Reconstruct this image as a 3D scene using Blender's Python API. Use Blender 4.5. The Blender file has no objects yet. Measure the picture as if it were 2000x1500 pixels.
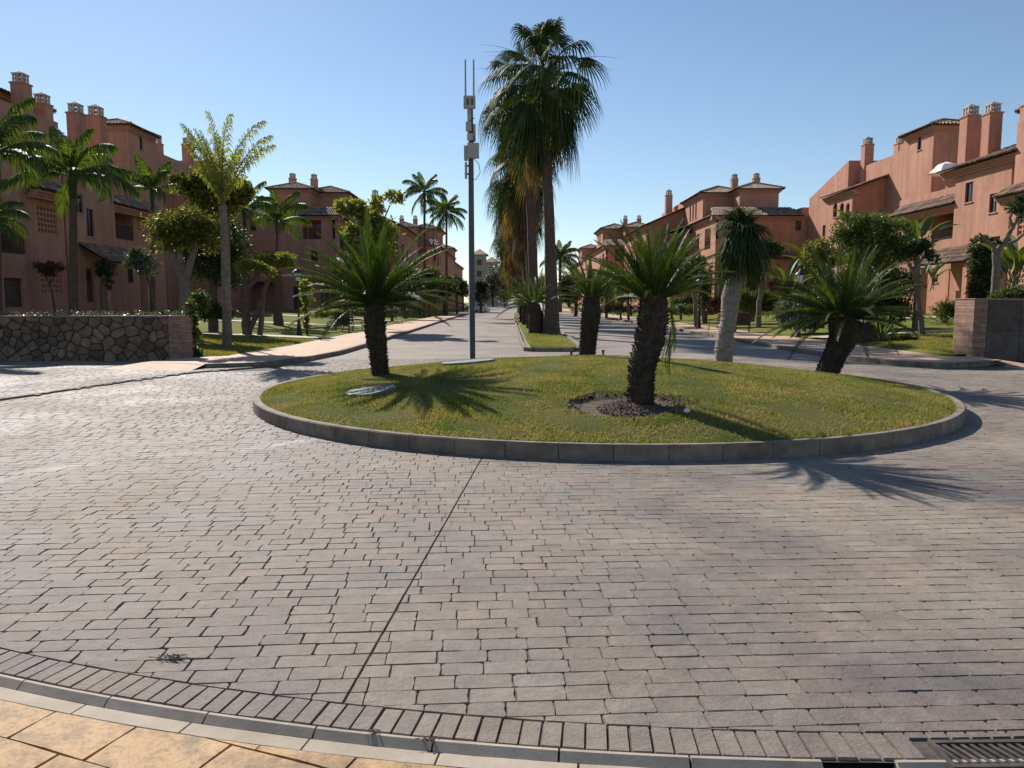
import bpy, math, random
import numpy as np
from mathutils import Vector, Matrix
random.seed(7); NR = np.random.RandomState(7)
SC = bpy.context.scene
# ---------------------------------------------------------------- camera, sky, sun, exposure
TH = math.atan(160/1500.0); FPX = 1500.0; CH = 1.6
ST, CT = math.sin(TH), math.cos(TH)
cam = bpy.data.cameras.new('camera'); cam.sensor_width = 36; cam.lens = 27.0
cam.clip_start = 0.05; cam.clip_end = 5000
camo = bpy.data.objects.new('camera', cam); SC.collection.objects.link(camo)
camo.location = (0, 0, CH); camo.rotation_euler = (math.pi/2 - TH, 0, 0); SC.camera = camo
SUN_AZ, SUN_EL = math.radians(30), math.radians(35)      # azimuth to the left of the view axis
W = bpy.data.worlds.new('World'); SC.world = W; W.use_nodes = True
nt = W.node_tree; bg = nt.nodes['Background']
sky = nt.nodes.new('ShaderNodeTexSky'); sky.sky_type = 'NISHITA'; sky.sun_disc = False
sky.sun_elevation = SUN_EL; sky.sun_rotation = -SUN_AZ
sky.air_density = 1.0; sky.dust_density = 0.12; sky.ozone_density = 2.6; sky.altitude = 0
nt.links.new(sky.outputs[0], bg.inputs[0]); bg.inputs[1].default_value = 0.086
sl = bpy.data.lights.new('sun', 'SUN'); sl.energy = 5.0; sl.angle = math.radians(0.53); sl.color = (1, .93, .85)
so = bpy.data.objects.new('sun', sl); SC.collection.objects.link(so)
sd = Vector((-math.sin(SUN_AZ)*math.cos(SUN_EL), math.cos(SUN_AZ)*math.cos(SUN_EL), math.sin(SUN_EL)))
so.rotation_euler = sd.to_track_quat('Z', 'Y').to_euler(); so.location = (-20, 40, 40)
SC.view_settings.view_transform = 'Standard'; SC.view_settings.look = 'None'
SC.view_settings.exposure = 0.43; SC.view_settings.gamma = 1.0; SC.view_settings.use_curve_mapping = False

# ---------------------------------------------------------------- geometry of the place
def ray(px, py):
    u = (px-1000)/FPX; v = (py-750)/FPX
    return u, CT - v*ST, -(ST + v*CT)
def G(px, py, z=0.0):
    u, f, d = ray(px, py); k = (z-CH)/d
    return (u*k, f*k)
def PX(px, py, X):                    # on a plane X = const -> (Y, Z)
    u, f, d = ray(px, py); k = X/u
    return f*k, CH + d*k
def PY(px, py, Y):                    # on a plane Y = const -> (X, Z)
    u, f, d = ray(px, py); k = Y/f
    return u*k, CH + d*k
IC = (1.39, 13.2); IR = 5.57          # roundabout island: centre, outer kerb radius
def TZ(x, y):
    d = abs(x-1.39) - 9.2
    if d <= 0: return 0.12
    return 0.12 + 0.0447*min(d, 19.0)
def at(px, Y, py=620):
    x, _ = PY(px, py, Y)
    return Vector((x, Y, TZ(x, Y)))
def mound(x, y):
    r = math.hypot(x-IC[0], y-IC[1])/(IR-.12)
    if r > 1: return 0.16
    z = 0.165 + 0.42*(1-r*r)**1.15
    for (cx, cy, rr, dd) in PITS:
        q = math.hypot(x-cx, y-cy)/rr
        if q < 1: z -= dd*(1-q**6)
    return z
PITS = [(1.36, 9.40, .66, .12)]

# ---------------------------------------------------------------- object helpers
COL = SC.collection
WO = {}
def tagit(o, label=None, cat=None, group=None, kind=None):
    if label: o['label'] = label
    if cat: o['category'] = cat
    if group: o['group'] = group
    if kind: o['kind'] = kind
    return o
def thing(name, label, cat, loc=(0,0,0), group=None, rz=0):
    o = bpy.data.objects.new(name, None); COL.objects.link(o); o.location = loc
    o.rotation_euler = (0,0,rz); o.empty_display_size = .2
    WO[o.name] = Vector(loc); return tagit(o, label, cat, group)
def link(name, me, parent=None, mat=None, loc=None):
    o = bpy.data.objects.new(name, me); COL.objects.link(o)
    if mat is not None and not me.materials: me.materials.append(mat)
    if parent is not None: o.parent = parent
    if loc is not None: o.location = loc
    WO[o.name] = (WO.get(parent.name, Vector()) if parent else Vector())
    return o
class MB:
    def __init__(s): s.v = []; s.f = []
    def add(s, vs, fs):
        n = len(s.v); s.v.extend([tuple(p) for p in vs]); s.f.extend([tuple(i+n for i in f) for f in fs])
    def box(s, x0, x1, y0, y1, z0, z1):
        s.add([(x0,y0,z0),(x1,y0,z0),(x1,y1,z0),(x0,y1,z0),(x0,y0,z1),(x1,y0,z1),(x1,y1,z1),(x0,y1,z1)],
              [(0,3,2,1),(4,5,6,7),(0,1,5,4),(1,2,6,5),(2,3,7,6),(3,0,4,7)])
    def cbox(s, c, ax, ay, az, hx, hy, hz):   # oriented box
        c, ax, ay, az = Vector(c), Vector(ax), Vector(ay), Vector(az)
        P = [c + ax*(i*hx) + ay*(j*hy) + az*(k*hz) for k in (-1,1) for (i,j) in ((-1,-1),(1,-1),(1,1),(-1,1))]
        s.add(P, [(0,3,2,1),(4,5,6,7),(0,1,5,4),(1,2,6,5),(2,3,7,6),(3,0,4,7)])
    def tube(s, pts, rad, n=8, cap=True):
        pts = [Vector(p) for p in pts]; rings = []
        ref = Vector((0.13, 1, 0.07)).normalized()
        for i, p in enumerate(pts):
            t = (pts[min(i+1, len(pts)-1)] - pts[max(i-1, 0)]).normalized()
            a = t.cross(ref)
            if a.length < 1e-3: a = t.cross(Vector((1,0,0)))
            a.normalize(); b = t.cross(a)
            r = rad[i] if hasattr(rad, '__len__') else rad
            rings.append([p + (a*math.cos(2*math.pi*k/n) + b*math.sin(2*math.pi*k/n))*r for k in range(n)])
        vs = [q for R in rings for q in R]; fs = []
        for i in range(len(rings)-1):
            for k in range(n):
                fs.append((i*n+k, i*n+(k+1)%n, (i+1)*n+(k+1)%n, (i+1)*n+k))
        if cap:
            fs.append(tuple(range(n))); fs.append(tuple(reversed(range((len(rings)-1)*n, len(rings)*n))))
        s.add(vs, fs)
    def lathe(s, prof, n=12, c=(0,0,0)):      # prof [(r,z)]
        vs = []; fs = []
        for (r, z) in prof:
            for k in range(n):
                a = 2*math.pi*k/n; vs.append((c[0]+r*math.cos(a), c[1]+r*math.sin(a), c[2]+z))
        for i in range(len(prof)-1):
            for k in range(n):
                fs.append((i*n+k, i*n+(k+1)%n, (i+1)*n+(k+1)%n, (i+1)*n+k))
        fs.append(tuple(reversed(range(n)))); fs.append(tuple(range((len(prof)-1)*n, len(prof)*n)))
        s.add(vs, fs)
    def mesh(s, name, mat=None, smooth=False, org=None):
        me = bpy.data.meshes.new(name)
        v = s.v
        if org is not None: v = [(a-org[0], b-org[1], c-org[2]) for a,b,c in v]
        me.from_pydata(v, [], s.f)
        if smooth: me.polygons.foreach_set('use_smooth', [True]*len(me.polygons))
        if mat is not None: me.materials.append(mat)
        me.update(); return me
    def build(s, name, mat, parent=None, smooth=False, local=False):
        org = None if (parent is None or local) else WO.get(parent.name)
        return link(name, s.mesh(name, mat, smooth, org), parent)
def np_mesh(name, V, Q, mat=None):
    me = bpy.data.meshes.new(name); V = np.asarray(V, dtype=np.float32); Q = np.asarray(Q, dtype=np.int32)
    k = Q.shape[1]
    me.vertices.add(len(V)); me.vertices.foreach_set('co', V.ravel())
    me.loops.add(Q.size); me.loops.foreach_set('vertex_index', Q.ravel())
    me.polygons.add(len(Q)); me.polygons.foreach_set('loop_start', np.arange(0, Q.size, k, dtype=np.int32))
    me.polygons.foreach_set('loop_total', np.full(len(Q), k, dtype=np.int32))
    me.update(calc_edges=True)
    if mat is not None: me.materials.append(mat)
    return me

# ---------------------------------------------------------------- materials
def newmat(name):
    m = bpy.data.materials.new(name); m.use_nodes = True
    N = m.node_tree.nodes; L = m.node_tree.links
    return m, N, L, N['Principled BSDF']
def noise(N, L, scale, detail=5, rough=.6, src=None, dist=0):
    n = N.new('ShaderNodeTexNoise'); n.inputs['Scale'].default_value = scale
    n.inputs['Detail'].default_value = detail; n.inputs['Roughness'].default_value = rough
    n.inputs['Distortion'].default_value = dist
    if src: L.new(src, n.inputs['Vector'])
    return n.outputs[0]
def ramp(N, L, fac, stops):
    r = N.new('ShaderNodeValToRGB'); L.new(fac, r.inputs[0])
    e = r.color_ramp.elements
    while len(e) < len(stops): e.new(0.5)
    for i, (p, c) in enumerate(stops):
        e[i].position = p; e[i].color = (c[0], c[1], c[2], 1) if hasattr(c, '__len__') else (c, c, c, 1)
    return r.outputs[0]
def mixc(N, L, fac, a, b, mode='MIX'):
    m = N.new('ShaderNodeMix'); m.data_type = 'RGBA'; m.blend_type = mode
    for sock, v in ((m.inputs[0], fac), (m.inputs[6], a), (m.inputs[7], b)):
        if isinstance(v, (int, float)): sock.default_value = v
        elif isinstance(v, tuple): sock.default_value = (v[0], v[1], v[2], 1)
        else: L.new(v, sock)
    return m.outputs[2]
def math_(N, L, op, a, b=None, c=None, clamp=False):
    m = N.new('ShaderNodeMath'); m.operation = op; m.use_clamp = clamp
    for i, v in enumerate((a, b, c)):
        if v is None: continue
        if isinstance(v, (int, float)): m.inputs[i].default_value = v
        else: L.new(v, m.inputs[i])
    return m.outputs[0]
def bump(N, L, h, strength, dist, P):
    b = N.new('ShaderNodeBump'); b.inputs['Strength'].default_value = strength
    b.inputs['Distance'].default_value = dist; L.new(h, b.inputs['Height']); L.new(b.outputs[0], P.inputs['Normal'])
def pos(N): return N.new('ShaderNodeNewGeometry').outputs['Position']
def simple(name, c1, c2=None, scale=4, rough=.8, bs=.0, bd=.01, bscale=None, metal=0, detail=6, lo=.35, hi=.65, island=0, objrand=0, spec=None):
    m, N, L, P = newmat(name); p = pos(N)
    c2 = c2 or c1
    f = noise(N, L, scale, detail, .65, p)
    col = ramp(N, L, f, [(lo, c1), (hi, c2)])
    if island or objrand:
        if objrand: r = N.new('ShaderNodeObjectInfo').outputs['Random']
        else: r = N.new('ShaderNodeNewGeometry').outputs['Random Per Island']
        a = island or objrand
        col = mixc(N, L, 1.0, col, ramp(N, L, r, [(0, 1-a), (1, 1+a)]), 'MULTIPLY')
    L.new(col, P.inputs['Base Color']); P.inputs['Roughness'].default_value = rough; P.inputs['Metallic'].default_value = metal
    if spec is not None: P.inputs['Specular IOR Level'].default_value = spec
    if bs: bump(N, L, noise(N, L, bscale or scale*6, 6, .65, p), bs, bd, P)
    return m
def leafmat(name, cols, trans=.35, rough=.45, scale=1.5, spec=.5):
    """cols: dark, mid, light; each leaf takes its own tone"""
    m, N, L, P = newmat(name)
    g = N.new('ShaderNodeNewGeometry'); r = g.outputs['Random Per Island']
    n = noise(N, L, scale, 3, .6, g.outputs['Position'])
    f = math_(N, L, 'ADD', math_(N, L, 'MULTIPLY', r, .55), math_(N, L, 'MULTIPLY', n, .5))
    col = ramp(N, L, f, [(.15, cols[0]), (.5, cols[1]), (.9, cols[2])])
    L.new(col, P.inputs['Base Color']); P.inputs['Roughness'].default_value = rough
    P.inputs['Specular IOR Level'].default_value = spec
    t = N.new('ShaderNodeBsdfTranslucent')
    tc = mixc(N, L, 1.0, col, (1.7, 1.6, .6), 'MULTIPLY'); L.new(tc, t.inputs[0])
    mx = N.new('ShaderNodeMixShader'); mx.inputs[0].default_value = trans
    L.new(P.outputs[0], mx.inputs[1]); L.new(t.outputs[0], mx.inputs[2])
    L.new(mx.outputs[0], N['Material Output'].inputs[0])
    return m

MT = {}
def make_wall_mat():
    m, N, L, P = newmat('terracotta_render'); p = pos(N)
    c = ramp(N, L, noise(N, L, .35, 6, .7, p), [(.3, (.44,.215,.145)), (.7, (.55,.29,.198))])
    c2 = ramp(N, L, noise(N, L, 3.0, 6, .75, p), [(.25, .84), (.6, 1.03)])
    mp = N.new('ShaderNodeMapping'); mp.inputs['Scale'].default_value = (1.6, 1.6, .12); L.new(p, mp.inputs[0])
    st = ramp(N, L, noise(N, L, 1.3, 5, .6, mp.outputs[0]), [(.35, .80), (.6, 1.0)])
    c = mixc(N, L, 1, mixc(N, L, 1, c, c2, 'MULTIPLY'), st, 'MULTIPLY')
    L.new(c, P.inputs['Base Color']); P.inputs['Roughness'].default_value = .92
    P.inputs['Specular IOR Level'].default_value = .2
    bump(N, L, noise(N, L, 5, 6, .7, p), .35, .03, P); return m
MT['wall'] = make_wall_mat()
def make_roof_mat():
    m, N, L, P = newmat('aged_roof_tile'); g = N.new('ShaderNodeNewGeometry'); p = g.outputs['Position']
    c = ramp(N, L, noise(N, L, 2.6, 5, .75, p), [(.3, (.09,.065,.048)), (.46, (.23,.155,.105)), (.6, (.36,.245,.165)), (.78, (.48,.37,.27))])
    r = ramp(N, L, g.outputs['Random Per Island'], [(0, .6), (1, 1.35)])
    L.new(mixc(N, L, 1, c, r, 'MULTIPLY'), P.inputs['Base Color']); P.inputs['Roughness'].default_value = .85
    return m
MT['roof'] = make_roof_mat()
MT['cap'] = simple('chimney_plaster', (.42,.34,.30), (.52,.44,.40), 3, .85)
MT['cornice'] = simple('cornice_render', (.38,.19,.135), (.45,.235,.17), 2, .9, .2)
MT['brown'] = simple('brown_joinery', (.055,.032,.022), (.085,.05,.034), 4, .6)
MT['sill'] = simple('clay_sill', (.42,.22,.16), (.5,.28,.2), 5, .8)
def glass():
    m, N, L, P = newmat('dark_window_glass'); P.inputs['Base Color'].default_value = (.018,.02,.024,1)
    P.inputs['Roughness'].default_value = .12; P.inputs['Specular IOR Level'].default_value = .6; return m
MT['glass'] = glass()
MT['iron'] = simple('black_iron', (.013,.013,.014), (.025,.024,.023), 8, .5, .1)
MT['lattice'] = simple('clay_lattice', (.42,.19,.13), (.52,.26,.18), 5, .9)
MT['wood'] = simple('dark_pergola_wood', (.05,.03,.02), (.09,.055,.035), 5, .7)
MT['curb'] = simple('kerb_concrete', (.135,.105,.08), (.25,.20,.15), 5, .85, .35, .004, 60, objrand=.10)
MT['kerb_mid'] = simple('grey_kerb_concrete', (.33,.27,.20), (.43,.36,.28), 6, .8, .35, .003, 70, objrand=.08)
MT['kerb_top'] = simple('beige_kerb_concrete', (.33,.275,.205), (.44,.37,.285), 6, .85, .35, .003, 80, objrand=.07)
def paver_mat(far=False):
    m, N, L, P = newmat('stamped_paving' + ('_far' if far else '')); g = N.new('ShaderNodeNewGeometry'); p = g.outputs['Position']
    big = noise(N, L, .55, 5, .62, p, .5)
    c = ramp(N, L, big, [(.30, (.138,.123,.117)), (.45, (.220,.194,.166)), (.64, (.305,.265,.215))])
    med = ramp(N, L, noise(N, L, 7, 7, .75, p), [(.3, .80), (.7, 1.16)])
    c = mixc(N, L, 1, c, med, 'MULTIPLY')
    fine = ramp(N, L, noise(N, L, 55, 6, .8, p), [(.33, .74), (.55, 1.04), (.75, 1.14)])
    c = mixc(N, L, .8, c, mixc(N, L, 1, c, fine, 'MULTIPLY'))
    tint = ramp(N, L, noise(N, L, 1.7, 3, .5, p), [(.4, (1,1,1)), (.65, (1.06,.97,.93))])
    c = mixc(N, L, 1, c, tint, 'MULTIPLY')
    if not far:
        rr0 = math_(N, L, 'FRACT', math_(N, L, 'ADD', g.outputs['Random Per Island'], math_(N, L, 'MULTIPLY', N.new('ShaderNodeObjectInfo').outputs['Random'], 7.3)))
        ri = ramp(N, L, rr0, [(0, (.92,.915,.92)), (.5, (1.0,.995,.985)), (1, (1.07,1.06,1.05))])
        c = mixc(N, L, 1, c, ri, 'MULTIPLY')
    # dusty, scuffed patches on the paving (left of the island)
    dn = noise(N, L, 5, 6, .7, p)
    for (cx, cy, a, rx, ry) in WEAR:
        mp = N.new('ShaderNodeMapping'); mp.vector_type = 'TEXTURE'
        mp.inputs['Location'].default_value = (cx, cy, 0); mp.inputs['Rotation'].default_value = (0, 0, a)
        mp.inputs['Scale'].default_value = (rx, ry, 50); L.new(p, mp.inputs[0])
        ln = N.new('ShaderNodeVectorMath'); ln.operation = 'LENGTH'; L.new(mp.outputs[0], ln.inputs[0])
        k = math_(N, L, 'SUBTRACT', 1.0, math_(N, L, 'ADD', ln.outputs['Value'], math_(N, L, 'MULTIPLY', math_(N, L, 'SUBTRACT', dn, .45), 1.6)))
        k = math_(N, L, 'MULTIPLY', k, 1.1, clamp=True)
        c = mixc(N, L, math_(N, L, 'MULTIPLY', k, .7, clamp=True), c, (.50,.46,.42))
    if far:
        mp = N.new('ShaderNodeMapping'); mp.inputs['Rotation'].default_value = (0,0,math.radians(-1)); L.new(p, mp.inputs[0])
        b = N.new('ShaderNodeTexBrick'); L.new(mp.outputs[0], b.inputs[0]); b.inputs['Scale'].default_value = 1
        b.inputs['Brick Width'].default_value = .21; b.inputs['Row Height'].default_value = .115; b.inputs['Mortar Size'].default_value = .006
        b.inputs['Color1'].default_value = (1,1,1,1); b.inputs['Color2'].default_value = (.93,.93,.93,1); b.inputs['Mortar'].default_value = (.45,.43,.42,1)
        c = mixc(N, L, 1, mixc(N, L, 1, c, b.outputs[0], 'MULTIPLY'), (1.18,1.18,1.18), 'MULTIPLY')
    L.new(c, P.inputs['Base Color'])
    rr = ramp(N, L, big, [(.35, .58), (.65, .80)]); L.new(rr, P.inputs['Roughness'])
    P.inputs['Specular IOR Level'].default_value = .17
    h = math_(N, L, 'ADD', noise(N, L, 14, 8, .75, p), math_(N, L, 'MULTIPLY', noise(N, L, 110, 4, .7, p), .25))
    bump(N, L, h, .8, .014, P); return m
WEAR = [(-2.6, 8.6, .85, 1.1, .13), (-4.35, 7.35, .65, .5, .22), (-3.6, 8.0, .3, .5, .10), (-4.9, 6.6, .7, .6, .2)]
MT['paver'] = paver_mat(); MT['paver_far'] = paver_mat(True)
MT['bed'] = simple('joint_dirt', (.05,.042,.035), (.11,.092,.075), 30, .95)
def ochre():
    m, N, L, P = newmat('ochre_stamped_tile'); p = pos(N)
    c = ramp(N, L, noise(N, L, 2.4, 6, .7, p), [(.3, (.36,.20,.072)), (.55, (.46,.27,.105)), (.75, (.52,.34,.165))])
    d = ramp(N, L, noise(N, L, 6.5, 7, .75, p), [(.36, .38), (.52, 1.0)])
    d2 = ramp(N, L, noise(N, L, 38, 6, .8, p), [(.38, .6), (.5, 1.0), (.7, 1.12)])
    c = mixc(N, L, 1, mixc(N, L, .85, c, mixc(N, L, 1, c, d, 'MULTIPLY')), d2, 'MULTIPLY')
    L.new(c, P.inputs['Base Color']); P.inputs['Roughness'].default_value = .7
    bump(N, L, noise(N, L, 22, 8, .75, p), .6, .008, P); return m
MT['ochre'] = ochre()
def peach():
    m, N, L, P = newmat('peach_pavement'); p = pos(N)
    c = ramp(N, L, noise(N, L, 1.1, 6, .7, p), [(.3, (.47,.29,.18)), (.7, (.60,.40,.265))])
    b = N.new('ShaderNodeTexBrick'); mp = N.new('ShaderNodeMapping'); mp.inputs['Rotation'].default_value = (0,0,.6); L.new(p, mp.inputs[0]); L.new(mp.outputs[0], b.inputs[0])
    b.inputs['Scale'].default_value = 1; b.inputs['Brick Width'].default_value = .5; b.inputs['Row Height'].default_value = .35; b.inputs['Mortar Size'].default_value = .012
    b.inputs['Color1'].default_value = (1,1,1,1); b.inputs['Color2'].default_value = (.9,.9,.9,1); b.inputs['Mortar'].default_value = (.6,.57,.55,1)
    L.new(mixc(N, L, 1, c, b.outputs[0], 'MULTIPLY'), P.inputs['Base Color']); P.inputs['Roughness'].default_value = .8
    bump(N, L, noise(N, L, 12, 7, .7, p), .4, .01, P); return m
MT['peach'] = peach()
MT['path'] = simple('pale_path_slabs', (.46,.38,.29), (.56,.48,.38), 2, .85, .3)
def lawnmat(name, a, b, c3):
    m, N, L, P = newmat(name); p = pos(N)
    f = math_(N, L, 'ADD', math_(N, L, 'MULTIPLY', noise(N, L, .9, 5, .6, p), .6), math_(N, L, 'MULTIPLY', noise(N, L, 28, 5, .8, p), .4))
    L.new(ramp(N, L, f, [(.34, a), (.5, b), (.66, c3)]), P.inputs['Base Color']); P.inputs['Roughness'].default_value = .9
    P.inputs['Specular IOR Level'].default_value = .03
    bump(N, L, noise(N, L, 45, 6, .8, p), .5, .03, P); return m
MT['lawn'] = lawnmat('mown_lawn', (.10,.125,.022), (.155,.168,.036), (.20,.19,.06))
MT['mound'] = lawnmat('island_turf_soil', (.05,.07,.02), (.10,.11,.035), (.16,.13,.06))
def blademat():
    m, N, L, P = newmat('grass_blades'); g = N.new('ShaderNodeNewGeometry'); p = g.outputs['Position']
    f = math_(N, L, 'ADD', math_(N, L, 'MULTIPLY', noise(N, L, 1.5, 5, .65, p), .85), math_(N, L, 'MULTIPLY', g.outputs['Random Per Island'], .22))
    c = ramp(N, L, f, [(.34, (.07,.115,.02)), (.45, (.14,.175,.034)), (.54, (.225,.215,.06)), (.64, (.33,.25,.12))])
    L.new(c, P.inputs['Base Color']); P.inputs['Roughness'].default_value = .6; P.inputs['Specular IOR Level'].default_value = .25
    t = N.new('ShaderNodeBsdfTranslucent'); L.new(mixc(N, L, 1, c, (1.5,1.5,.7), 'MULTIPLY'), t.inputs[0])
    mx = N.new('ShaderNodeMixShader'); mx.inputs[0].default_value = .4
    L.new(P.outputs[0], mx.inputs[1]); L.new(t.outputs[0], mx.inputs[2]); L.new(mx.outputs[0], N['Material Output'].inputs[0]); return m
MT['blade'] = blademat()
MT['soil'] = simple('dug_soil', (.045,.028,.02), (.17,.11,.075), 9, .95, .6, .02, 40)
MT['mulch'] = simple('dry_mulch', (.14,.09,.05), (.30,.21,.13), 14, .95, .6, .02, 50)
MT['ground'] = simple('far_ground', (.09,.10,.05), (.16,.14,.09), .2, .95)
MT['stone'] = simple('wall_stone', (.11,.068,.04), (.22,.145,.092), 5, .85, .6, .02, 18, objrand=.45)
MT['stone_dark'] = simple('dark_slate_cladding', (.07,.05,.038), (.13,.098,.075), 5, .75, .6, .02, 18, objrand=.3)
MT['mortar'] = simple('dark_mortar', (.05,.042,.036), (.09,.075,.065), 12, .95)
MT['thinbrick'] = simple('thin_brick', (.24,.14,.095), (.36,.23,.165), 6, .9, .5, .01, 30, island=.22)
MT['pole'] = simple('grey_galvanised_pole', (.085,.075,.066), (.12,.105,.095), 4, .6)
MT['equip'] = simple('weathered_white_casing', (.36,.32,.30), (.46,.42,.40), 6, .6)
MT['lampglass'] = simple('frosted_lamp_glass', (.62,.62,.60), (.72,.72,.70), 3, .4)
MT['cover'] = simple('green_grey_cover', (.08,.11,.09), (.15,.185,.155), 9, .7, .3)
MT['white'] = simple('white_fabric', (.75,.72,.70), (.82,.80,.78), 3, .8)
MT['bark_grey'] = simple('grey_bark', (.12,.088,.066), (.22,.17,.13), 6, .9, .7, .03, 22)
MT['bark_pale'] = simple('pale_fibrous_bark', (.24,.19,.155), (.40,.33,.28), 8, .9, .8, .03, 26)
MT['bark_dark'] = simple('dark_fibrous_bark', (.035,.025,.018), (.075,.052,.038), 12, .95, .6, .02, 40, island=.35)
MT['bark_brown'] = simple('brown_bark', (.065,.042,.030), (.13,.088,.064), 7, .9, .6, .02, 25)
MT['cyc'] = leafmat('cycad_leaf', ((.020,.040,.010), (.045,.080,.018), (.085,.125,.03)), .28, .5, 2, .28)
MT['fan'] = leafmat('fan_palm_leaf', ((.018,.032,.012), (.035,.058,.020), (.065,.09,.03)), .2, .62, 1, .08)
MT['fan_old'] = leafmat('yellowing_palm_leaf', ((.11,.075,.03), (.20,.14,.05), (.32,.22,.075)), .35, .55, 1)
MT['fan_dead'] = leafmat('dead_palm_leaf', ((.06,.04,.022), (.12,.085,.05), (.2,.145,.085)), .2, .7, 1)
MT['feather'] = leafmat('feather_palm_leaf', ((.028,.055,.012), (.06,.105,.022), (.12,.165,.035)), .38, .5, 1, .28)
MT['leaf_dk'] = leafmat('dark_evergreen_leaf', ((.018,.034,.012), (.035,.060,.018), (.07,.10,.028)), .25, .5, spec=.3)
MT['leaf'] = leafmat('mid_green_leaf', ((.03,.055,.015), (.065,.10,.025), (.13,.16,.04)), .35, .5, spec=.3)
MT['leaf_yel'] = leafmat('yellow_green_leaf', ((.08,.12,.03), (.17,.20,.05), (.32,.32,.10)), .45, .5, spec=.3)
MT['leaf_gold'] = leafmat('golden_tipped_leaf', ((.03,.05,.015), (.10,.125,.03), (.30,.25,.06)), .4, .5, spec=.3)
MT['leaf_grey'] = leafmat('grey_green_leaf', ((.06,.075,.05), (.11,.13,.09), (.22,.24,.18)), .2, .35)
MT['leaf_red'] = leafmat('reddish_leaf', ((.06,.025,.02), (.12,.05,.035), (.2,.09,.06)), .3, .5)
MT['farwall'] = simple('weathered_green_render', (.22,.24,.19), (.30,.30,.24), .6, .9)
MT['fargrey'] = simple('weathered_grey_render', (.26,.24,.215), (.33,.31,.28), .6, .9)

# ================================================================ GROUND AND PAVING
def sheet(name, pts, z, mat, kind='structure', parent=None):
    b = MB(); b.add([(p[0], p[1], z if len(p) < 3 else p[2]) for p in pts], [tuple(range(len(pts)))])
    o = b.build(name, mat, parent); o['kind'] = kind; return o
sheet('ground', [(-2500,-60),(2500,-60),(2500,4500),(-2500,4500)], -0.16, MT['ground'])
RARC = [(IC[0]+10.66*math.cos(math.radians(a)), IC[1]+10.66*math.sin(math.radians(a))) for a in range(-150, -19, 2)]
road = sheet('road', [(-24, RARC[0][1])] + RARC + [(26, RARC[-1][1]), (26,26), (-24,26)], -0.009, MT['bed'])
sheet('street', [(-6.3,21.6),(9.2,21.6),(9.0,230),(-6.9,230)], 0.0, MT['paver_far'])

def clip(poly, nx, ny, d):            # keep nx*x+ny*y <= d
    out = []
    for i in range(len(poly)):
        a, b = poly[i], poly[(i+1) % len(poly)]
        da, db = nx*a[0]+ny*a[1]-d, nx*b[0]+ny*b[1]-d
        if da <= 0: out.append(a)
        if (da < 0 < db) or (db < 0 < da):
            t = da/(da-db); out.append((a[0]+(b[0]-a[0])*t, a[1]+(b[1]-a[1])*t))
    return out
def area(p): return abs(sum(p[i][0]*p[(i+1)%len(p)][1]-p[(i+1)%len(p)][0]*p[i][1] for i in range(len(p))))/2
RB = 10.475                            # inner edge of the soldier course
def line_of(p, q):
    dx, dy = q[0]-p[0], q[1]-p[1]; l = math.hypot(dx, dy); nx, ny = -dy/l, dx/l
    return nx, ny, nx*p[0]+ny*p[1]
CUTS = [line_of(G(942,893), G(648,1412)), line_of(G(1640,900), G(2000,1006))]
DRIVE = [G(-260,812), G(0,783), G(190,755), G(370,730), G(500,719)]   # edge of the raised drive on the left
def on_drive(x, y):
    for i in range(len(DRIVE)-1):
        a, b = DRIVE[i], DRIVE[i+1]
        if a[1] <= y <= b[1]:
            t = (y-a[1])/(b[1]-a[1]); return x < a[0]+(b[0]-a[0])*t
    return y > DRIVE[-1][1] and x < DRIVE[-1][0]
def paver_geo(poly, z, tilt=(0,0)):
    cx = sum(p[0] for p in poly)/len(poly); cy = sum(p[1] for p in poly)/len(poly)
    n = len(poly); R = max(math.hypot(p[0]-cx, p[1]-cy) for p in poly)
    k = 1 - .0030/R*1.3
    vs = [(p[0], p[1], z-.010) for p in poly]
    vs += [(cx+(p[0]-cx)*k, cy+(p[1]-cy)*k, z+tilt[0]*(p[0]-cx)+tilt[1]*(p[1]-cy)) for p in poly]
    fs = [(i, (i+1)%n, n+(i+1)%n, n+i) for i in range(n)] + [tuple(range(n, 2*n))]
    return vs, fs
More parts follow.
